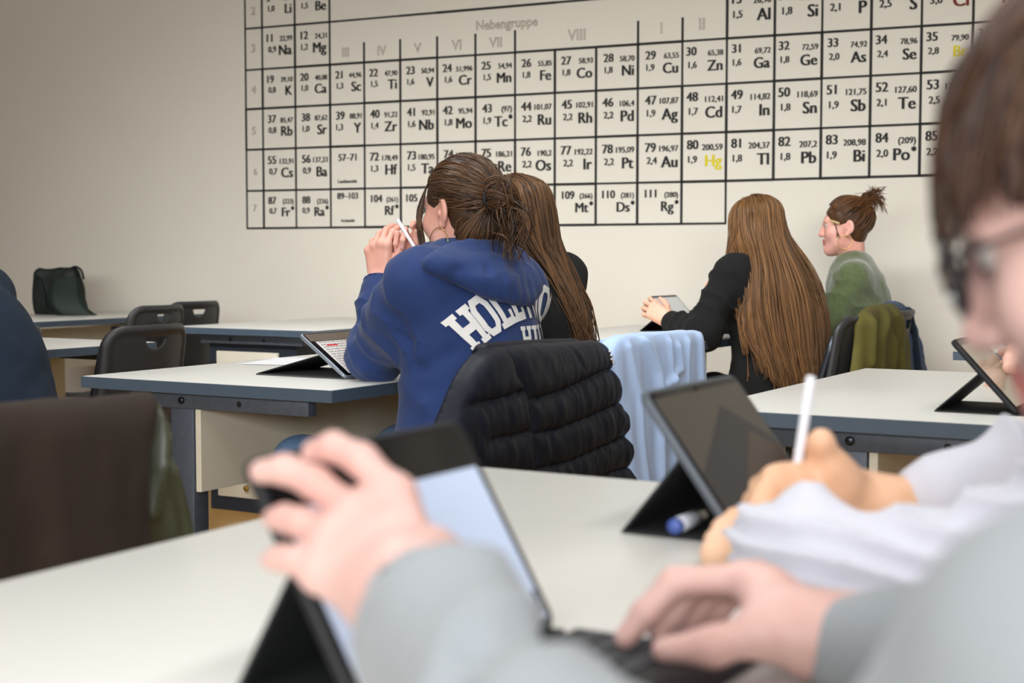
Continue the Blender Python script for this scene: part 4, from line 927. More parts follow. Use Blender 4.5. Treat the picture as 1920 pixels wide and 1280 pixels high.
hbv = BVHTree.FromPolygons([Vector(v) for v in HV], [tuple(int(i) for i in f) for f in HF])
# hood lying folded on the upper back: a thick sheet from the neck brim to the hanging edge
top_ = [(804, 494), (832, 474), (880, 464), (930, 464), (966, 474), (984, 494)]; low_ = [(822, 500), (858, 516), (902, 540), (948, 552), (986, 562), (1006, 540)]
GR = []; last = 3.1
for i in range(13):
    u = i / 12 * 5; k = min(int(u), 4); q = u - k; a0 = Vector(top_[k]) * (1 - q) + Vector(top_[k + 1]) * q; a1 = Vector(low_[k]) * (1 - q) + Vector(low_[k + 1]) * q; row = []
    for j in range(7):
        v = j / 6; p2_ = a0 * (1 - v) + a1 * v; rr = ray(p2_.x, p2_.y); h = hbv.ray_cast(Vector((0, 0, CAM_Z)), rr)
        d_ = h[0].y if (h[0] and h[0].y < 3.32) else last
        last = d_; off_d = (0.004, 0.014, 0.026, 0.034, 0.038, 0.036, 0.026)[j] * (0.35 + 0.65 * min(1, i / 4)); row.append(W(p2_.x, p2_.y, d_ - off_d))
    GR.append(row)
for i in range(1, 12):
    for j in range(7): GR[i][j].y = (GR[i - 1][j].y + GR[i][j].y * 2 + GR[i + 1][j].y) / 4
hq = []
for i in range(13):
    for j in range(7):
        r_ = 0.0125 if 0 < j < 6 else (0.014 if j == 0 else 0.0165); r_ *= 0.75 if i in (0, 12) else 1
        if j < 6: hq.append(cap(GR[i][j], GR[i][j + 1], r_, r_, .014))
        if i < 12: hq.append(cap(GR[i][j], GR[i + 1][j], r_, r_, .014))
def hood_lines(V, N_):
    d = np.zeros(len(V))
    for pts, w, a in (([GR[i][1] * .7 + GR[i][0] * .3 for i in range(13)], .006, -.0035), ([GR[3][4], GR[6][3], GR[9][2], GR[11][1]], .014, -.008), ([GR[5][5], GR[8][4], GR[11][3]], .016, .006)):
        for i in range(len(pts) - 1):
            a_, b2 = np.array(tuple(pts[i])), np.array(tuple(pts[i + 1])); ab = b2 - a_; t_ = np.clip(((V - a_) @ ab) / (ab @ ab), 0, 1); q = V - a_ - np.outer(t_, ab); vd = np.array(tuple((Vector(pts[i]) - Vector((0, 0, CAM_Z))).normalized())); q = q - np.outer(q @ vd, vd) * .8
            e = a * np.exp(-(q ** 2).sum(1) / w ** 2); d = np.where(np.abs(e) > np.abs(d), e, d)
    return d
cloth('hood', B, hq, .0045, M_HOOD, noise_amp=.003, noise_f=16, seed=9, extra=hood_lines, rel=3)[0].parent = ho
for nm, a, b_ in (('cuff', elL, wrL), ('cuff', elR, wrR)):
    d = b_ - a; MB().tube([a + d * 0.80, a + d * 0.82, a + d * 0.92, a + d * 0.935], [0.041, 0.0445, 0.0435, 0.040], 28).build(nm, M_HOOD, ho)
# block letters laid on the back: strokes in a 1 x 1.5 cell
LET = {'H': [(0, 0, .3, 1.5), (.7, 0, 1, 1.5), (.25, .6, .75, .9)], 'O': 'ring', 'L': [(.1, 0, .42, 1.5), (.1, 0, 1, .3), (.78, 0, 1, .55)], 'Y': 'Y', 'W': 'W', 'I': [(.32, 0, .68, 1.5)], 'S': 'S', 'D': [(.08, 0, .4, 1.5)]}
SER = {'H': [(-.12, 0, .42, .22), (.58, 0, 1.12, .22), (-.12, 1.28, .42, 1.5), (.58, 1.28, 1.12, 1.5)], 'L': [(-.05, 0, .55, .22), (-.05, 1.28, .57, 1.5)], 'I': [(.12, 0, .88, .22), (.12, 1.28, .88, 1.5)]}
def poly_strip(pts, w, closed=False):
    """thick polyline as quads"""
    Q = []; n = len(pts)
    def off(i):
        a = Vector(pts[(i - 1) % n]) if (closed or i > 0) else Vector(pts[i]); b = Vector(pts[(i + 1) % n]) if (closed or i < n - 1) else Vector(pts[i]); t = (b - a).normalized(); return Vector((-t.y, t.x)) * w / 2
    for i in range(n if closed else n - 1):
        j = (i + 1) % n; a, b = Vector(pts[i]), Vector(pts[j]); Q.append((a + off(i), a - off(i), b - off(j), b + off(j)))
    return Q
def letter_quads(ch):
    q = []
    if LET[ch] == 'ring': q += poly_strip([(.3, .13), (.7, .13), (.87, .4), (.87, 1.1), (.7, 1.37), (.3, 1.37), (.13, 1.1), (.13, .4)], .3, True)
    elif LET[ch] == 'Y': q += poly_strip([(.08, 1.5), (.5, .72)], .3) + poly_strip([(.92, 1.5), (.5, .72)], .3) + poly_strip([(.5, .8), (.5, 0)], .32)
    elif LET[ch] == 'W': q += poly_strip([(.05, 1.5), (.3, .05), (.5, 1.1), (.7, .05), (.95, 1.5)], .24)
    elif LET[ch] == 'S': q += poly_strip([(.9, 1.15), (.72, 1.37), (.3, 1.37), (.13, 1.12), (.3, .85), (.7, .65), (.87, .38), (.7, .13), (.28, .13), (.1, .35)], .28)
    else:
        for x0, y0, x1, y1 in LET[ch] + SER.get(ch, []): q.append([Vector((x0, y1)), Vector((x0, y0)), Vector((x1, y0)), Vector((x1, y1))])
        if ch == 'D': q += poly_strip([(.2, .13), (.62, .13), (.87, .42), (.87, 1.08), (.62, 1.37), (.2, 1.37)], .28)
    return q
bn = -f1; bu = -l1   # outward from the back, reading direction (towards the body's right)
def on_back(uv):
    o = C + bu * uv[0] + Vector((0, 0, uv[1])); h = hbv.ray_cast(o + bn * 0.5, -bn); return (h[0] + bn * 0.002 + (h[1] * 0.0015)) if h[0] else None
def print_letters(b, cells):
    for q in cells:
        n = 9; G_ = [[None] * (n + 1) for _ in range(n + 1)]
        for i in range(n + 1):
            for j in range(n + 1):
                s, t = i / n, j / n; G_[i][j] = (q[0] * (1 - s) + q[1] * s) * (1 - t) + (q[3] * (1 - s) + q[2] * s) * t
        R_ = [[on_back(p) for p in r] for r in G_]
        if any(p is None for r in R_ for p in r): continue
        flat = [p for r in R_ for p in r]
        if max((flat[i] - flat[0]).length for i in range(len(flat))) > 0.25: continue
        b.add(flat, [(i * (n + 1) + j, (i + 1) * (n + 1) + j, (i + 1) * (n + 1) + j + 1, i * (n + 1) + j + 1) for i in range(n) for j in range(n)])
pb = MB(); word = 'HOLLYWOOD'; RAD = 0.27; cw = 0.041; hh = 0.057; AZ0 = 0.078
for i, ch in enumerate(word):
    ang = (i - 4) * 0.158
    for q in letter_quads(ch):
        out = []
        for p in q:
            a = ang + (p.x - 0.5) * cw / RAD; r = RAD + p.y * hh; out.append(Vector((math.sin(a) * r + AZ0, math.cos(a) * r - RAD + 0.06)))
        print_letters(pb, [out])
for i, ch in enumerate('HILLS'):
    for q in letter_quads(ch): print_letters(pb, [[Vector(((i - 2) * 0.038 + (p.x - .5) * 0.034 + AZ0 + 0.045, -0.014 + p.y * 0.038)) for p in q]])
tag(pb.build('lettering', M_PRINT, ho, smooth=False), 'white printed block lettering on the back')
# ear hoop, green hair tie on the wrist
ec = Vector(B.L2W((-0.078, 0.004, -0.078))); er, ef, eu = [Vector(x) for x in B.hM]
MB().tube([ec + (ef * math.cos(t) + eu * math.sin(t)) * 0.034 + er * 0.004 * math.cos(t) for t in np.linspace(0, 2 * math.pi, 40)[:-1]], 0.0011, 6, closed=True).build('hoop_earring', M_GOLD, B.t)
wq = wrL + (wrL - elL).normalized() * -0.012; ax_ = (wrL - elL).normalized(); x_ = ax_.orthogonal().normalized(); y_ = ax_.cross(x_)
MB().tube([wq + (x_ * math.cos(t) + y_ * math.sin(t)) * 0.0285 for t in np.linspace(0, 2 * math.pi, 30)[:-1]], 0.002, 6, closed=True).build('wristband', mat('band_green', rgb(120, 190, 140), 0.6), B.t)
# hair combed back into a messy bun
MH1 = M_HAIR('hair_brown', rgb(38, 27, 19), rgb(100, 70, 45)); rng = np.random.default_rng(5); ST = []; n = 16; t = np.linspace(0, 1, n)
bun_d = np.array((0.05, -0.97, -0.22))
for k in range(1500):
    while True:
        d = rng.normal(size=3); d /= np.linalg.norm(d)
        x, y, z = d
        if y < 0.78 - 0.35 * abs(x) and z > -0.62 and not (y > 0.25 and z < 0.12 + 0.25 * (y - .25)) and not (abs(x) > .75 and y > -.12 and z < -.15) and not (z < -.45 and y > -.3): break
    if rng.random() < 0.55:    # hairline roots
        a = rng.uniform(-1.5, 1.5); d = np.array((math.sin(a) * 0.88, 0.74 * math.cos(a) + 0.06, 0.62 * math.cos(a) + 0.06))
    p = ell_pt(slerp(d, bun_d + rng.normal(size=3) * 0.09, t * 0.97)) + 0; lift = rng.uniform(0.0, 0.007); p = p + (p - np.array((0, -0.014, 0.03))) * (lift * 4 + 0.035 * np.sin(np.pi * t))[:, None]
    ST.append(jit(rng, p, 0.0018, n))
for k in range(420):    # nape
    a = rng.uniform(-1.75, 1.75); h_ = rng.uniform(0, 1); r0 = np.array((math.sin(a) * .06, -.036 - .03 * math.cos(a), -.108 + .055 * h_)); q = [r0, r0 * (1.08, 1.22, .8) + (0, -.012, .012), np.array((math.sin(a) * .045, -.102, -.022)), np.array((math.sin(a) * .015, -.118, 0.0))]; ST.append(jit(rng, np.array([tuple(v) for v in catmull(q, n)]), 0.0015, n))
    a = rng.uniform(-1.2, 1.2); d = np.array((math.sin(a) * 0.8, -0.45 - 0.3 * math.cos(a), -0.85)); p = ell_pt(slerp(d, bun_d, t), lift=.002) ; ST.append(jit(rng, p * (1 + 0.02 * np.sin(np.pi * t))[:, None], 0.002, n))
bc = np.array((0.0, -0.128, 0.005))
for k in range(34):   # the bun: twisted loops of many hairs
    ax = rng.normal(size=3); ax /= np.linalg.norm(ax); x = np.cross(ax, rng.normal(size=3)); x /= np.linalg.norm(x); y = np.cross(ax, x); a0, sp = rng.uniform(0, 6.3), rng.uniform(2.6, 4.8); R_ = rng.uniform(0.022, 0.040); an = a0 + sp * t
    for q in range(14):
        o1, o2 = rng.normal() * .0045, rng.normal() * .0045; p = bc + np.outer(np.cos(an), x) * (R_ + o1) + np.outer(np.sin(an), y) * (R_ + o1) * 0.9 + np.outer(t - .5, ax) * 0.03 + ax * o2; p[:, 2] = (p[:, 2] - bc[2]) * 1.3 + bc[2]; ST.append(p)
for k in range(110):   # tail of the bun and fly-away pieces
    s0 = bc + rng.normal(size=3) * (0.02, 0.014, 0.02); e = np.array((rng.uniform(-.03, .05), -0.135 + rng.normal() * 0.02, rng.uniform(-0.15, -0.07))); m_ = (s0 + e) / 2 + np.array((rng.normal() * .016, -0.025 + rng.normal() * .012, 0.012)); ST.append(jit(rng, np.array([tuple(q) for q in catmull([s0, m_, e], n)]), 0.004, n))
for k in range(46):    # loose front lock past the temple
    a = ell_pt(np.array((-.28, .60, .75)) + rng.normal(size=3) * .05, lift=.001); q = [a, ell_pt(np.array((-.55, .74, .36)) + rng.normal(size=3) * .03, lift=.002), np.array((-.064, .076, .0)) + rng.normal(size=3) * .003, np.array((-.071, .070, -.06)) + rng.normal(size=3) * .004, np.array((-.067, .06, -.108)) + rng.normal(size=3) * .004]; ST.append(np.array([tuple(v) for v in catmull(q, n)]))
for k in range(14):
    d = rng.normal(size=3); d[2] = abs(d[2]); d /= np.linalg.norm(d)
    if d[1] > .6: continue
    p = ell_pt(slerp(d, bun_d, t * rng.uniform(.3, .6)), lift=0.004); p += np.outer(t ** 2, d + rng.normal(size=3) * .4) * 0.012; ST.append(p)
ST = np.array([B.L2W(p) for p in ST]); wd = np.full(len(ST), 0.0022); wd[1500:] = 0.002; wd[-14:] = 0.0007
hair_mesh('hair', B, ST, wd, 0.0016, MH1, HC, cap_vf=scalp(B), seed=4)
MB().tube(catmull([Vector(B.L2W((-0.01 + .032 * math.cos(a), -0.116, 0.006 + 0.026 * math.sin(a)))) for a in np.linspace(0, 6.0, 16)], 40), 0.004, 8).build('hair_tie', mat('black_tie', rgb(16, 14, 16), 0.7), B.t)
# white pencil between the two hands
def pencil(a, b, label, r=0.0044, length=0.166):
    a, b = Vector(a), Vector(b); d = (b - a).normalized(); p = thing('digital_pencil', label, 'pencil', a, absolute=True, group=None)
    MB().tube([a, a + d * 0.001, a + d * (length - 0.02), a + d * (length - 0.012)], [r * 0.7, r, r, r * 0.82], 16).build('barrel', M_PENCIL, p)
    MB().tube([a + d * (length - 0.012), a + d * length], [r * 0.8, r * 0.2], 14).build('tip', M_PENCIL, p); return p
pencil(W(745, 411, 3.41), W(793, 490, 3.40), 'white pencil between the fingers of the girl in the blue hoodie')

# ================================================================== the girl behind her with loose wavy hair
SK2 = skin('skin_fair', rgb(226, 172, 152), rgb(236, 190, 172)); M_BLACKTOP = mat('black_knit', rgb(11, 11, 12), 0.9, bump=0.15, bscale=250)
f2 = Vector((-0.8, 0.6, 0)); l2 = LB(f2)
B = Body('girl in a black top with loose brown hair, mostly hidden behind the blue hoodie', (0.07, 3.72), SK2)
H, C, N = Vector((0.085, 3.70, 0.51)), Vector((0.075, 3.72, 0.86)), Vector((0.045, 3.735, 1.05)); HC = Vector((0.012, 3.74, 1.142))
a_ = [(N + l2 * s * 0.16 - Vector((0, 0, .06)), N + l2 * s * .22 + f2 * .14 - Vector((0, 0, .24)), N + l2 * s * .1 + f2 * .36 - Vector((0, 0, .25))) for s in (1, -1)]
V, F = sdf_mesh(torso_prims(H, C, N, l2) + [p for s_, e_, w_ in a_ for p in arm_prims(s_, e_, w_, (.045, .038, .026))] + sit_limbs(H, l2, f2), 0.008); B.add(V, F)
B.head(HC, (f2.x, f2.y, -0.15), 0.97, neck_to=N - Vector((0, 0, .03)), h=0.0035)
for (s_, e_, w_), lf in zip(a_, (True, False)):
    P, NL = make_hand(w_, f2, (0, 0, 1), lf, ((20, 30, 20),) * 4, sc=.95, forearm=e_); B.hand(P, h=0.003)
B.finish(); legs(B, H, l2, f2, M_DARKTR, M_SHOE)
_, bV, bF = cloth('black_top', B, torso_prims(H, C, N, l2, .014) + [p for s_, e_, w_ in a_ for p in arm_prims(s_, e_, e_ + (w_ - e_) * .9, (.054, .046, .036), .004)] + [cap(N, N + Vector((0, 0, .1)), .055, .06, .01, True)], 0.007, M_BLACKTOP, noise_amp=0.003, seed=8)
MH2 = M_HAIR('hair_auburn', rgb(48, 33, 21), rgb(118, 82, 50)); rng = np.random.default_rng(11); ST = []; n = 18
for k in range(1200):
    a = rng.uniform(-2.3, 2.3); top = np.array((rng.normal() * 0.01, rng.uniform(-0.03, 0.075), 0.118)); dr = np.array((math.sin(a), -math.cos(a), 0))
    P1 = ell_pt(dr + np.array((0, 0, 1.0)), lift=.004); P2 = ell_pt(dr + np.array((0, 0, 0.1)), lift=.006); P3 = np.array((0, -.03, -.09)) + dr * (.068, .075, 0) * rng.uniform(.75, 1.05)
    right = rng.random() < .9
    P4 = np.array((.02 + .03 * math.sin(a), -.075 - .02 * math.cos(a), -.19)) + rng.normal(size=3) * .014; P5 = np.array((.035 + .02 * math.sin(a), -.095, -.29)) + rng.normal(size=3) * .016; P6 = np.array((.05, -.10 + rng.normal() * .02, rng.uniform(-.46, -.32))) + rng.normal(size=3) * .018
    ST.append(jit(rng, np.array([tuple(q) for q in catmull([top, P1, P2, P3, P4, P5, P6], n)]), 0.004, n))
for k in range(5):
    P4 = np.array((.07, -.12, -.16)); q = [np.array((.06, -.08, -.08)), P4 + rng.normal(size=3) * .02, np.array((.09, -.13, -.28)) + rng.normal(size=3) * .02, np.array((.10, -.13, -.42)) + rng.normal(size=3) * .03]; ST.append(np.array([tuple(v) for v in catmull(q, n)]))
ST = np.array([B.L2W(p) for p in ST]); ST = push_out(ST, (bV, bF), rng.uniform(.003, .016, len(ST))); wd = np.full(len(ST), .0024); wd[-5:] = .001
hair_mesh('hair', B, ST, wd, .0018, MH2, HC, cap_vf=scalp(B), seed=6)
# ================================================================== the long-haired girl in black
SK3 = skin('skin_warm', rgb(224, 168, 140), rgb(236, 190, 164)); M_BLACKH = mat('black_sweat', rgb(9, 10, 10), 0.95, bump=0.1, bscale=300)
f3 = Vector((-0.64, 0.77, 0)).normalized(); l3 = LB(f3)
B = Body('girl in black with very long straight light brown hair holding a tablet', (0.95, 5.0), SK3)
H, C, N = Vector((0.945, 5.03, 0.55)), Vector((0.925, 5.05, 0.86)), Vector((0.885, 5.075, 1.04)); HC = Vector((0.868, 5.085, 1.142))
shL, elL, wrL = N + l3 * 0.16 - Vector((0, 0, .06)), W(1318, 624, 4.92), W(1256, 603, 5.10)
shR, elR, wrR = N - l3 * 0.16 - Vector((0, 0, .06)), W(1330, 618, 5.42), W(1348, 575, 5.38)
V, F = sdf_mesh(torso_prims(H, C, N, l3) + arm_prims(shL, elL, wrL, (.045, .038, .026)) + arm_prims(shR, elR, wrR, (.045, .038, .026)) + sit_limbs(H, l3, f3), 0.009); B.add(V, F)
B.head(HC, (f3.x, f3.y, -0.2), 0.97, neck_to=N - Vector((0, 0, .03)), h=0.004)
P, NL = make_hand(wrL, (-0.75, 0.25, 0.55), (-0.2, -0.9, 0.3), True, ((40, 55, 30),) * 4, sc=.95, thumb=(0.6, 0.6, 0.5), forearm=elL); B.hand(P, h=0.003)
P, NL = make_hand(wrR, (-0.05, -0.1, 1), (0.6, 0.7, 0.1), False, ((50, 70, 30),) * 4, sc=.95, thumb=(0.8, 0.4, 0.4), forearm=elR); B.hand(P, h=0.003)
B.finish(); legs(B, H, l3, f3, M_DARKTR, M_SHOE)
cp = torso_prims(H, C, N, l3, .03, .15) + arm_prims(shL, elL, elL + (wrL - elL) * .88, (.064, .054, .040), .004, .04) + arm_prims(shR, elR, elR + (wrR - elR) * .8, (.064, .054, .04), .004, .04) + [cap(N, N + Vector((0, 0, .1)), .055, .06, .01, True)]
_, bV, bF = cloth('black_sweatshirt', B, cp, 0.007, M_BLACKH, segs=((elL, wrL, .06, .005), (shL, elL, .08, .005)), freq=40, noise_amp=.005, seed=21)
MH3 = M_HAIR('hair_light_brown', rgb(76, 52, 30), rgb(144, 102, 60)); rng = np.random.default_rng(21); n = 22; ST = []
back = np.array((-f3.x, -f3.y, 0)); rt = np.array((-l3.x, -l3.y, 0)); hw = np.array(tuple(HC))
for k in range(1900):
    a = rng.uniform(-1.75, 1.75) if rng.random() < .7 else rng.uniform(-2.5, -1.2); s_, c_ = math.sin(a), math.cos(a); lay = rng.uniform(0, 1)
    top = B.L2W(ell_pt(np.array((rng.normal() * .05, rng.uniform(-.1, .55), 1.0)), lift=.005)); d = back * c_ + rt * s_
    PE = [B.L2W(ell_pt(np.array((s_ * math.cos(e), -c_ * math.cos(e), math.sin(e))), lift=.005 + .008 * lay)) for e in (1.0, .6, .15)]
    lean = lambda z: back * (0.02 + 0.34 * max(0, 0.08 - z) * 0.75)     # falls along the leaning back
    sid = rt * s_
    P3 = hw + sid * .078 + back * (.02 + .07 * c_) + np.array((0, 0, -.10)) + d * lay * .012
    P4 = hw + sid * .125 + back * (.085 + .055 * c_) + np.array((0, 0, -.21)) + d * lay * .015
    P5 = hw + sid * .15 + back * (.135 + .055 * c_) + np.array((0, 0, -.34)) + d * lay * .015
    end = -.46 - .085 * rng.random() - .03 * c_ + .10 * max(0, abs(s_) - .6)
    P6 = hw + sid * .115 + back * (.155 + .05 * c_) + np.array((0, 0, end)) + rng.normal(size=3) * .006
    ST.append(jit(rng, np.array([tuple(q) for q in catmull([top] + PE + [P3, P4, P5, P6], n)]), 0.004, n))
for k in range(120):    # locks falling over the near shoulder
    e = rng.uniform(.0, 1.0); q = [B.L2W(ell_pt(np.array((-.3, .2, 1.0)))), B.L2W(ell_pt(np.array((-.8, .1 * e, .6)), lift=.008)), B.L2W(ell_pt(np.array((-1, .1 * e, .0)), lift=.010)), hw - rt * (.082 + .01 * e) + back * (.01 - .03 * e) + np.array((0, 0, -.11)), hw - rt * (.115 + .02 * e) + back * .03 + np.array((0, 0, -.2)), hw - rt * (.13 + .02 * e) + back * .08 + np.array((0, 0, -.31)), hw - rt * (.12 + .02 * rng.random()) + back * .10 + np.array((0, 0, -.36 - .08 * rng.random()))]
    ST.append(jit(rng, np.array([tuple(v) for v in catmull(q, n)]), .004, n))
ST = push_out(np.array(ST), (bV, bF), rng.uniform(.004, .045, len(ST))); hair_mesh('hair', B, ST, rng.uniform(.0014, .0032, len(ST)), .0015, MH3, hw - np.array((0, 0, .0)), cap_vf=scalp(B), taper=(.7, 1, .45), seed=22)
# her tablet, held upright on its stand
t5, g5, M5, H5 = tablet('thin dark tablet on its stand in the hand of the long-haired girl in black', 3.40, -1.172, 0.118, 0.132, 0.16, M_CASE)
screen_rect('page', g5, M5, H5, -0.115, 0.115, 0.010, H5 - 0.012, E_('page_light', rgb(190, 190, 190), 0.3))
pencil(W(1336, 556, 5.36), W(1356, 540, 5.40), 'white pencil in the raised hand of the long-haired girl in black', 0.0045)
p = on_plane(1288, 604, (0, 0, TZ), (0, 0, 1)); pc = thing('pencil_case', 'low dark grey pencil case on the table in front of the girl in black', 'pencil case', (p.x, p.y, TZ), -TANG)
V, F = sdf_mesh([ell((0, 0, 0.022), (0.10, 0.035, 0.03), k=.01), cap((-.07, 0, .02), (.07, 0, .02), .024, .024, .02), cap((0, 0, -.6), (0, 0, -.601), .6, .6, .002, True)], 0.005); np_mesh('case_body', V, F, mat('grey_nylon', rgb(62, 62, 66), .8), pc)
MB().tube([(-.085, 0, .046), (0, 0, .052), (.085, 0, .046)], .0025, 6).build('zipper', M_BLACK, pc)

# ================================================================== the girl in the green sweater
SK4 = skin('skin_pink', rgb(226, 158, 140), rgb(238, 184, 168)); f4 = Vector((-0.97, 0.24, 0)); l4 = LB(f4)
M_GREEN = mat('green_knit', rgb(92, 104, 66), 0.95, var=0.14, vscale=70, bump=0.5, bscale=220, sheen=0.5)
B = Body('smiling girl in a green knit sweater with hair pinned up, in profile by the wall', (1.34, 5.5), SK4)
H, C, N = Vector((1.36, 5.49, 0.55)), Vector((1.335, 5.5, 0.86)), Vector((1.316, 5.51, 1.022)); HC = Vector((1.290, 5.515, 1.168))
a_ = [(N + l4 * s * 0.155 - Vector((0, 0, .065)), N + l4 * s * .19 + f4 * .10 - Vector((0, 0, .25)), N + l4 * s * .10 + f4 * .32 - Vector((0, 0, .255))) for s in (1, -1)]
V, F = sdf_mesh(torso_prims(H, C, N, l4) + [p for s_, e_, w_ in a_ for p in arm_prims(s_, e_, w_, (.045, .038, .026))] + sit_limbs(H, l4, f4), 0.009); B.add(V, F)
B.head(HC, (f4.x, f4.y, -0.04), 0.92, neck_to=N - Vector((-.005, 0, .03)), h=0.0026, smile=.006, neck_r=.047)
for (s_, e_, w_), lf in zip(a_, (True, False)):
    P, NL = make_hand(w_, f4, (0, 0, 1), lf, ((20, 30, 20),) * 4, sc=.95, forearm=e_); B.hand(P, h=0.003)
B.finish(); legs(B, H, l4, f4, M_JEANS, M_SHOE)
cloth('sweater', B, torso_prims(H, C, N, l4, .016, .15) + [p for s_, e_, w_ in a_ for p in arm_prims(s_, e_, e_ + (w_ - e_) * .9, (.058, .052, .042), .004, .05)] + [cap(N + Vector((0, 0, .02)), N + Vector((0, 0, .1)), .05, .06, .012, True), cap(N - Vector((0, 0, .01)), N + Vector((0, 0, .012)), .058, .054, .02)], 0.006, M_GREEN, segs=[(s_, e_, .08, .006) for s_, e_, w_ in a_], freq=30, noise_amp=.006, seed=31)
MH4 = M_HAIR('hair_chestnut', rgb(52, 32, 18), rgb(128, 84, 46)); rng = np.random.default_rng(31); n = 14; t = np.linspace(0, 1, n); ST = []
bun_d = np.array((0.0, -0.75, 0.66))
for k in range(900):
    while True:
        d = rng.normal(size=3); d /= np.linalg.norm(d); x, y, z = d
        if z > -.7 and not (y > .3 and z < .28 + .3 * (y - .3)) and not (y > .72) and not (abs(x) > .72 and y > -.15 and z < -.12) and not (z < -.4 and y > -.35): break
    if rng.random() < .4:
        a = rng.uniform(-1.4, 1.4); d = np.array((math.sin(a) * .86, .72 * math.cos(a) + .03, .6 * math.cos(a) + .08))
    p = ell_pt(slerp(d, bun_d + rng.normal(size=3) * .1, t * .95)); p = p + (p - np.array((0, -.014, .03))) * (rng.uniform(0, .06) + .05 * np.sin(np.pi * t))[:, None]; ST.append(jit(rng, p, .0018, n))
nb_ = len(ST)
bc = np.array((0, -.088, .108))
for k in range(130):
    ax = rng.normal(size=3); ax /= np.linalg.norm(ax); x = np.cross(ax, rng.normal(size=3)); x /= np.linalg.norm(x); y = np.cross(ax, x); an = rng.uniform(0, 6.3) + rng.uniform(1.5, 3) * t; R_ = rng.uniform(.012, .028)
    ST.append(bc + np.outer(np.cos(an), x) * R_ + np.outer(np.sin(an), y) * R_)
for k in range(190):   # spiky ends fanning from the clip
    e = bc + np.array((rng.normal() * .025, rng.uniform(-.085, .005), rng.uniform(-.065, .055))); m_ = (bc + e) / 2 + np.array((rng.normal() * .01, -.016, .014)); ST.append(jit(rng, np.array([tuple(v) for v in catmull([bc + rng.normal(size=3) * .012, m_, e], n)]), .004, n))
for k in range(8):
    a = np.array((-.062, .055, .06)) + rng.normal(size=3) * .004; ST.append(np.array([tuple(v) for v in catmull([a, (-.074, .045, .02), (-.078, .035, -.02), np.array((-.076, .03, -.05)) + rng.normal(size=3) * .005], n)]))
ST = np.array([B.L2W(p) for p in ST]); wd = np.full(len(ST), .0026); wd[nb_ + 130:] = .0019; hair_mesh('hair', B, ST, wd, .0014, MH4, np.array(tuple(HC)), cap_vf=scalp(B), seed=33)
er, ef, eu = [Vector(x) for x in B.hM]; ec = Vector(B.L2W((-.079, .004, -.068)))
MB().tube([ec + (ef * math.cos(q) + eu * math.sin(q)) * .026 for q in np.linspace(0, 2 * math.pi, 34)[:-1]], .0012, 6, closed=True).build('hoop_earring', M_GOLD, B.t)
cm = MB()
for q in range(5): v, f_ = uvell(B.L2W((-.079, .028 + .008 * q, .012 + .003 * q)), (.0035, .0055, .0045), B.hM, 8, 6); cm.add([tuple(p_) for p_ in v], [tuple(int(i) for i in q_) for q_ in f_])
cm.build('hair_clip', mat('clip_cream', rgb(214, 190, 130), .3), B.t)

# ================================================================== the dark blue figure at the picture edge
M_NAVY = mat('navy_fleece', rgb(12, 30, 48), .95, bump=.1, bscale=250); f5 = Vector((-0.9, 0.43, 0)).normalized(); l5 = LB(f5)
B = Body('person in a dark blue hooded top leaning forward beside the bag table', (-1.42, 3.62), SK3)
H, C, N = Vector((-1.33, 3.62, 0.55)), Vector((-1.39, 3.65, 0.80)), Vector((-1.51, 3.71, 0.985)); HC = N + f5 * .09 + Vector((0, 0, .09))
a_ = [(N + l5 * s * 0.16 - Vector((0, 0, .06)), N + l5 * s * .2 + f5 * .14 - Vector((0, 0, .19)), N + l5 * s * .10 + f5 * .35 - Vector((0, 0, .195))) for s in (1, -1)]
V, F = sdf_mesh(torso_prims(H, C, N, l5) + [p for s_, e_, w_ in a_ for p in arm_prims(s_, e_, w_, (.045, .038, .026))] + sit_limbs(H, l5, f5), 0.01); B.add(V, F)
B.head(HC, (f5.x, f5.y, -.3), .98, neck_to=N - Vector((0, 0, .02)), h=.005)
for (s_, e_, w_), lf in zip(a_, (True, False)):
    P, NL = make_hand(w_, f5, (0, 0, 1), lf, ((20, 30, 20),) * 4, forearm=e_); B.hand(P, h=.004)
B.finish(); legs(B, H, l5, f5, M_DARKTR, M_SHOE)
cloth('hooded_top', B, torso_prims(H, C, N, l5, .045, .15) + [p for s_, e_, w_ in a_ for p in arm_prims(s_, e_, e_ + (w_ - e_) * .9, (.066, .056, .042), .006, .05)] + [cap(N - f5 * .05 + l5 * .06, N - f5 * .05 - l5 * .06, .045, .045, .03), cap(N - f5 * .03 + Vector((0, 0, .035)), N - f5 * .03 - l5 * .02 + Vector((0, 0, .04)), .05, .05, .03), cap(N + f5 * .05, N + f5 * .10 + Vector((0, 0, .12)), .05, .06, .01, True)], .008, M_NAVY, noise_amp=.004, seed=41)
ST = []; rng = np.random.default_rng(41); n = 10; t = np.linspace(0, 1, n)
for k in range(260):
    a = rng.uniform(-2.2, 2.2); ST.append(ell_pt(slerp(np.array((.02, .2, 1.0)), np.array((math.sin(a), -math.cos(a), -.4)), t), lift=.006))
hair_mesh('hair', B, [B.L2W(p) for p in ST], .005, .002, MH1, HC, cap_vf=scalp(B), seed=42)
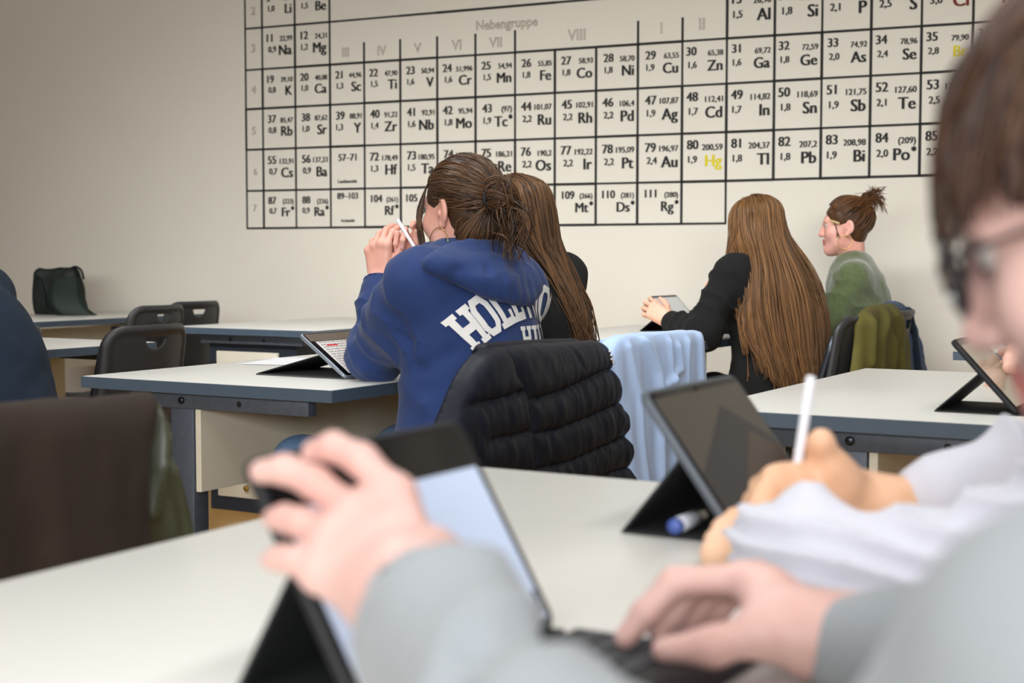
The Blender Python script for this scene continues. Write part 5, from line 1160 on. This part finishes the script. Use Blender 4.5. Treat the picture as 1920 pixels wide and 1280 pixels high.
# ================================================================== person writing at the table by the wall-side tablet (only a hand shows)
f6 = Vector((-0.866, 0.5, 0)); l6 = LB(f6); UPZ = Vector((0, 0, 1))
M_ROSE = mat('rose_knit', rgb(150, 120, 116), .95)
B = Body('person bending over the tablet on the right-hand table, hidden but for one hand', tf(1.42, 1.02)[:2], SK2)
B.t['label'] = 'person at the table by the wall tablet, only the fingers of one hand showing'
H = tf(1.42, 1.02, .55); C = tf(1.42, .96, .86); N = tf(1.42, .88, 1.05); HC = N + f6 * .06 + UPZ * .10
wl, wr_ = W(1962, 680, 2.62), tf(1.62, .50, .80); a_ = [(N + l6 * .16 - UPZ * .06, tf(1.18, .74, .805), wl), (N - l6 * .16 - UPZ * .06, tf(1.66, .76, .80), wr_)]
V, F = sdf_mesh(torso_prims(H, C, N, l6) + [p for s_, e_, w_ in a_ for p in arm_prims(s_, e_, w_, (.045, .038, .026))] + sit_limbs(H, l6, f6), .01); B.add(V, F)
B.head(HC, (f6.x, f6.y, -.4), .97, neck_to=N - UPZ * .02, h=.005)
P, NL = make_hand(wl, W(1905, 668, 2.68) - wl, (-.3, -.9, .35), True, ((25, 45, 25), (32, 50, 25), (40, 55, 25), (46, 60, 30)), sc=.95, thumb=(.7, .5, .4), forearm=a_[0][1]); B.hand(P, [(x, y, z, w) for x, y, z, w in NL[:3]], h=.003)
P, NL = make_hand(wr_, f6, UPZ, False, ((20, 30, 20),) * 4, forearm=a_[1][1]); B.hand(P, h=.004)
B.finish(); legs(B, H, l6, f6, M_DARKTR, M_SHOE)
cloth('top', B, torso_prims(H, C, N, l6, .025) + [p for s_, e_, w_ in a_ for p in arm_prims(s_, e_, e_ + (w_ - e_) * .8, (.06, .05, .04), .004)], .009, M_ROSE, seed=51)
ST = []; rng = np.random.default_rng(51)
for k in range(260):
    a = rng.uniform(-2.2, 2.2); ST.append(ell_pt(slerp(np.array((.02, .2, 1.0)), np.array((math.sin(a), -math.cos(a), -.4)), np.linspace(0, 1, 10)), lift=.006))
hair_mesh('hair', B, [B.L2W(p) for p in ST], .005, .002, MH2, HC, cap_vf=scalp(B), seed=52)

# ================================================================== person in the pale ribbed hoodie holding the white pencil
SK5 = skin('skin_tan', rgb(220, 170, 134), rgb(234, 192, 160))
M_PALE = mat('pale_lilac_fleece', rgb(204, 204, 214), .92, var=.04, vscale=8, bump=.1, bscale=200, sheen=.25)
B = Body('person in a pale lilac hoodie writing with a white pencil at the front table', tf(-.33, 1.12)[:2], SK5)
H = tf(-.33, 1.14, .55); C = tf(-.33, 1.08, .86); N = tf(-.33, 1.0, 1.05); HC = N + f6 * .06 + UPZ * .10
# the hand with the pencil: back of a loose fist, thumb up along the pencil
d0 = 1.33; J = lambda x, y, d=d0: W(x, y, d)
kn = [J(1452, 898, 1.315), J(1436, 925, 1.30), J(1424, 955, 1.29), J(1420, 985, 1.28)]; wrw = J(1590, 930, 1.36)
P = []
for i, (k_, r) in enumerate(zip(kn, (.0125, .012, .0115, .0105))):
    P.append(cap(wrw + (k_ - kn[1]) * .35, k_, .018, r, .014))
mid = [J(1425, 912, 1.345), J(1412, 940, 1.335), J(1408, 965, 1.32), J(1408, 992, 1.31)]; tipf = [J(1462, 905, 1.375), J(1455, 940, 1.372), J(1448, 965, 1.36), J(1442, 995, 1.35)]
for k_, m_, t_ in zip(kn, mid, tipf): P += chain([k_, m_, t_], (.0105, .0095, .008), .006)
th = [J(1588, 912, 1.345), J(1562, 872, 1.325), J(1540, 828, 1.315), J(1522, 836, 1.33)]
P += chain(th, (.017, .0135, .0105, .008), .010) + [cap(J(1575, 905, 1.335), J(1470, 900, 1.33), .018, .013, .02)]
elR = tf(-.08, .84, .795); elL = tf(-.42, .86, .80); wrL = W(1475, 1015, 1.225)
P += [cap(wrw, W(1660, 955, 1.36), .027, .029, .015), cap(W(1660, 955, 1.36), elR, .029, .038, .02)]
V, F = sdf_mesh(torso_prims(H, C, N, l6) + arm_prims(N + l6 * .16 - UPZ * .06, elL, wrL, (.045, .04, .027)) + [cap(N - l6 * .16 - UPZ * .06, elR, .045, .04, .03)] + sit_limbs(H, l6, f6), .009); B.add(V, F)
B.hand(P, [(th[3], th[3] - th[2], (0, -1, .3), .007)], h=.0026)
P2, NL = make_hand(wrL, W(1425, 1010, 1.25) - wrL, (-.1, -.6, .75), True, ((55, 60, 30),) * 4, sc=.92, thumb=(.7, .5, .4), forearm=elL); B.hand(P2, h=.003)
B.head(HC, (f6.x, f6.y, -.4), .97, neck_to=N - UPZ * .02, h=.005); B.finish(); legs(B, H, l6, f6, M_DARKTR, M_SHOE)
shl, shr = N + l6 * .17 - UPZ * .07, N - l6 * .17 - UPZ * .07
sl = [W(1432, 1012, 1.205), W(1500, 1030, 1.19), W(1600, 1092, 1.16), W(1740, 1108, 1.13), W(1880, 1070, 1.12), W(2060, 1010, 1.12)]
cp = torso_prims(H, C, N, l6, .035) + chain(sl, (.030, .045, .053, .055, .058, .064), .03) + [cap(W(2060, 1010, 1.12), shl, .066, .075, .05), cap(W(1565, 1100, 1.15), W(1750, 1120, 1.10), .032, .04, .04)]
sr = [W(1725, 945, 1.37), W(1800, 922, 1.36), W(1900, 900, 1.36), W(2050, 905, 1.36)]
cp += chain(sr, (.034, .040, .046, .055), .03) + [cap(sr[-1], shr, .06, .075, .05)]
cp += [cap(W(1705, 948, 1.37), W(1640, 960, 1.37), .029, .029, .004, True), cap(W(1432, 1000, 1.225), W(1380, 995, 1.26), .026, .026, .006, True)]
def ribs(V, N_):
    d = np.zeros(len(V)); a, b = np.array(tuple(sl[1])), np.array(tuple(sl[5])); ab = (b - a) / np.linalg.norm(b - a); t = (V - a) @ ab; near = np.linalg.norm(V - a - np.outer(t, ab), axis=1) < .14
    m = near & (V[:, 1] < 1.28) & (t > -.08) & (t < .32)
    ph = (V[:, 2] * 145 + 14 * t + 1.3 * vnoise(V * 12, 3)); d += np.where(m, .0068 * (1 - 2 * np.abs(np.sin(ph)) ** .8), 0)
    q = V[:, 1] > 1.28; a2 = np.array(tuple(sr[0])); b2 = np.array(tuple(sr[2])); u = (b2 - a2) / np.linalg.norm(b2 - a2); t2 = (V - a2) @ u
    d += np.where(q & (t2 > .015), .007 * (1 - 2 * np.abs(np.sin(t2 * 38 + 1.2 * vnoise(V * 10, 8))) ** .8 + .3), 0); return d
cloth('ribbed_hoodie', B, cp, .0042, M_PALE, noise_amp=.003, seed=61, extra=ribs)
ST = []; rng = np.random.default_rng(61)
for k in range(260):
    a = rng.uniform(-2.2, 2.2); ST.append(ell_pt(slerp(np.array((.02, .2, 1.0)), np.array((math.sin(a), -math.cos(a), -.4)), np.linspace(0, 1, 10)), lift=.006))
hair_mesh('hair', B, [B.L2W(p) for p in ST], .005, .002, MH3, HC, cap_vf=scalp(B), seed=62)
pa, pb_ = W(1521, 706, 1.30), W(1492, 893, 1.335)
pencil(pa, pb_, 'white pencil held upright in the fist in front of the right-hand table', .0046)['label'] = 'white pencil held upright in the hand beside the dark reflecting tablet'

# ================================================================== the near person with glasses and grey hoodie
SK6 = skin('skin_pale', rgb(208, 162, 152), rgb(222, 184, 174))
M_GREY = mat('grey_hoodie', rgb(147, 152, 156), .92, var=.03, vscale=6, bump=.08, bscale=250, sheen=.2)
B = Body('person with short brown hair and glasses in a pale grey hoodie, closest to the camera', (.55, .42), SK6)
H = tf(-.93, 1.12, .55); C = tf(-.93, 1.06, .84); N = Vector((.425, .60, .975)); HC = Vector((.310, .680, 1.063))
hp_ = math.radians(20); fh = f6 * math.cos(hp_) - UPZ * math.sin(hp_)
# left hand on the near corner of the tablet
K = lambda x, y, d: W(x, y, d)
wl = K(765, 1110, .775)
kn = [K(742, 930, .845), K(668, 965, .838), K(622, 1015, .828), K(600, 1072, .815)]
P = [cap(wl + (k_ - kn[1]) * .38, k_, .0165, r, .014) for k_, r in zip(kn, (.0125, .0125, .012, .011))]
P += [cap(kn[i], kn[i + 1], .011, .011, .01) for i in range(3)]
fing = [(kn[0], K(678, 862, .858), K(625, 838, .872), K(588, 846, .882)), (kn[1], K(590, 905, .860), K(535, 880, .872), K(490, 884, .878)), (kn[2], K(565, 980, .842), K(535, 972, .852), K(512, 972, .858)), (kn[3], K(555, 1050, .822), K(528, 1046, .83), K(508, 1050, .835))]
for q, r in zip(fing, (.0108, .0108, .0098, .0088)): P += chain(q, (r, r * .93, r * .86, r * .72), .005)
thb = [wl + (kn[0] - wl) * .25, K(815, 1035, .80), K(842, 1045, .815), K(852, 1072, .822)]
P += chain(thb, (.017, .0125, .0105, .008), .008)
elL = K(1040, 1475, .575); P += [cap(wl, wl + (elL - wl) * .4, .028, .026, .02)]
B.hand(P, [(q[3], q[3] - q[2], (-.2, -.9, .4), .0072) for q in fing], h=.0026)
# right hand on the keyboard
wr_ = K(1530, 1192, .93)
kn = [K(1395, 1085, .975), K(1418, 1082, .995), K(1440, 1090, 1.01), K(1462, 1100, 1.02)]
P = [cap(wr_ + (k_ - kn[1]) * .4, k_, .0165, r, .014) for k_, r in zip(kn, (.0125, .0125, .012, .011))]
P += chain((kn[0], K(1265, 1092, .99), K(1210, 1150, .985), K(1172, 1196, .98)), (.0115, .0108, .0098, .008), .006)
P += chain((kn[1], K(1300, 1098, 1.01), K(1262, 1150, 1.008), K(1235, 1185, 1.0)), (.0112, .0105, .0095, .008), .005)
P += chain((kn[2], K(1335, 1105, 1.03), K(1300, 1150, 1.025), K(1278, 1178, 1.02)), (.0108, .010, .009, .0075), .005)
P += chain((kn[3], K(1372, 1115, 1.035), K(1345, 1148, 1.035), K(1328, 1168, 1.03)), (.010, .009, .0085, .007), .005)
P += chain((wr_ + (kn[0] - wr_) * .2, K(1430, 1185, .925), K(1335, 1212, .92), K(1245, 1218, .925)), (.017, .0135, .0115, .0085), .012) + [cap(K(1430, 1185, .925), K(1440, 1110, .96), .013, .016, .015)]
elR = tf(-.62, .92, .80); P += [cap(wr_, wr_ + (elR - wr_) * .5, .027, .033, .02)]
B.hand(P, [(K(1245, 1218, .925), K(1245, 1218, .925) - K(1335, 1212, .92), (-.2, -.8, .5), .0075)], h=.0026)
shl = Vector((.34, .455, .90)); shr = N - l6 * .17 - UPZ * .07
V, F = sdf_mesh(torso_prims(H, C, N, l6) + [cap(elL, wl + (elL - wl) * .35, .022, .027), cap(K(1400, 1660, .54), elL, .035, .022), cap(shl, K(1400, 1660, .54), .045, .035)] + arm_prims(shr, elR, wr_ + (elR - wr_) * .4, (.048, .042, .033)) + sit_limbs(H, l6, f6), .009); B.add(V, F)
B.head(HC, fh, .95, h=.003, neck_to=N - UPZ * .02, neck_r=.056); B.finish(); legs(B, H, l6, f6, M_JEANS, M_SHOE)
cw_ = wl + (elL - wl) * .14
cp = torso_prims(H, C, N, l6, .04, .17) + chain([cw_, K(850, 1215, .71), elL], (.036, .044, .05), .03)
cp += chain([elL, K(1400, 1660, .54), K(1760, 1640, .52), K(2030, 1315, .50), shl], (.05, .06, .062, .068, .08), .014) + chain([K(1570, 1207, .925), K(1690, 1240, .90), elR, shr], (.031, .040, .055, .075), .04)
cp += [cap(N + l6 * .07 - f6 * .02, N - l6 * .07 - f6 * .02, .05, .05, .03), cap(N - f6 * .07 + UPZ * .01, N - f6 * .09 - UPZ * .06, .06, .06, .04), cap(cw_ + (wl - elL) * .03, wl + (wl - elL) * .1, .030, .030, .006, True), cap(N + UPZ * .02, N + UPZ * .15, .06, .065, .01, True)]
def gfold(V, N_):
    pts = [K(850, 1300, .62), K(890, 1225, .665), K(975, 1185, .69), K(1060, 1185, .69), K(1110, 1200, .68)]; d = np.zeros(len(V))
    for i in range(len(pts) - 1):
        a_, b_ = np.array(tuple(pts[i])), np.array(tuple(pts[i + 1])); ab = b_ - a_; tt = np.clip(((V - a_) @ ab) / (ab @ ab), 0, 1); q = V - a_ - np.outer(tt, ab); vd = np.array(tuple((Vector(pts[i]) - Vector((0, 0, CAM_Z))).normalized())); q = q - np.outer(q @ vd, vd) * .85
        d = np.minimum(d, -.018 * np.exp(-(q ** 2).sum(1) / .009 ** 2))
    return d
cloth('hoodie', B, cp, .0055, M_GREY, segs=((elL, cw_, .07, .004),), freq=36, noise_amp=.005, noise_f=10, seed=71, extra=gfold)
# glasses
L = lambda x, y, z: Vector(B.L2W((x, y, z))); gl = MB()
for s in (-1, 1):
    gl.tube([L(s * .034 + .024 * math.cos(a), .102 - .006 * abs(math.cos(a)) * (1 if s * math.cos(a) > 0 else 0), .000 + .020 * math.sin(a)) for a in np.linspace(0, 2 * math.pi, 30)[:-1]], .0019, 8, closed=True)
    gl.tube([L(s * .057, .097, .006), L(s * .068, .09, .008), L(s * .078, .04, .008), L(s * .079, -.005, .006), L(s * .076, -.025, -.015)], .0017, 8)
gl.tube(catmull([L(-.011, .103, .003), L(0, .105, .007), L(.011, .103, .003)], 8), .0018, 8); go = gl.build('glasses', mat('glasses_frame', rgb(28, 28, 32), .35), B.t)
ln = MB()
for s in (-1, 1):
    c_ = L(s * .034, .1015, .0); ring_ = [L(s * .034 + .023 * math.cos(a), .1005, .019 * math.sin(a)) for a in np.linspace(0, 2 * math.pi, 24)[:-1]]; ring2 = [p_ + (c_ - Vector(B.hc)).normalized() * .0015 for p_ in ring_]; k_ = len(ring_)
    ln.add(ring_ + ring2, [tuple(range(k_))[::-1], tuple(range(k_, 2 * k_))] + [(i, (i + 1) % k_, k_ + (i + 1) % k_, k_ + i) for i in range(k_)])
mg = bpy.data.materials.new('lens_glass'); mg.use_nodes = True; bb = mg.node_tree.nodes['Principled BSDF']; bb.inputs['Transmission Weight'].default_value = 1; bb.inputs['Roughness'].default_value = 0; bb.inputs['IOR'].default_value = 1.04; bb.inputs['Base Color'].default_value = (.97, .98, 1, 1)
ln.build('lens', mg, go)
# short hair with a fringe
MH6 = M_HAIR('hair_dark_brown', rgb(40, 28, 22), rgb(96, 66, 48)); rng = np.random.default_rng(71); n = 12; t = np.linspace(0, 1, n); ST = []
cr = np.array((.01, -.35, .95))
for k in range(1000):
    a = rng.uniform(-math.pi, math.pi); front = math.cos(a); d = np.array((math.sin(a), math.cos(a), .08 * front if front > .2 else (-.35 - .25 * rng.random())))
    if abs(math.sin(a)) > .8 and front > -.3: d[2] = .0 + .15 * rng.random()
    p = ell_pt(slerp(cr + rng.normal(size=3) * .25, d, t * rng.uniform(.75, 1.05)), lift=.004); lift = rng.uniform(.001, .007); p = p + (p - np.array((0, -.014, .03))) / .09 * (lift * np.sin(np.pi * np.clip(t * .9 + .08, 0, 1)) + .004)[:, None]
    if front > .3: p[-4:] += np.outer(np.linspace(0, 1, 4), (0, .010, -.012))
    ST.append(jit(rng, p, .003, n))
hair_mesh('hair', B, [B.L2W(p) for p in ST], .0034, .002, MH6, np.array(tuple(HC)), cap_vf=scalp(B), seed=72)
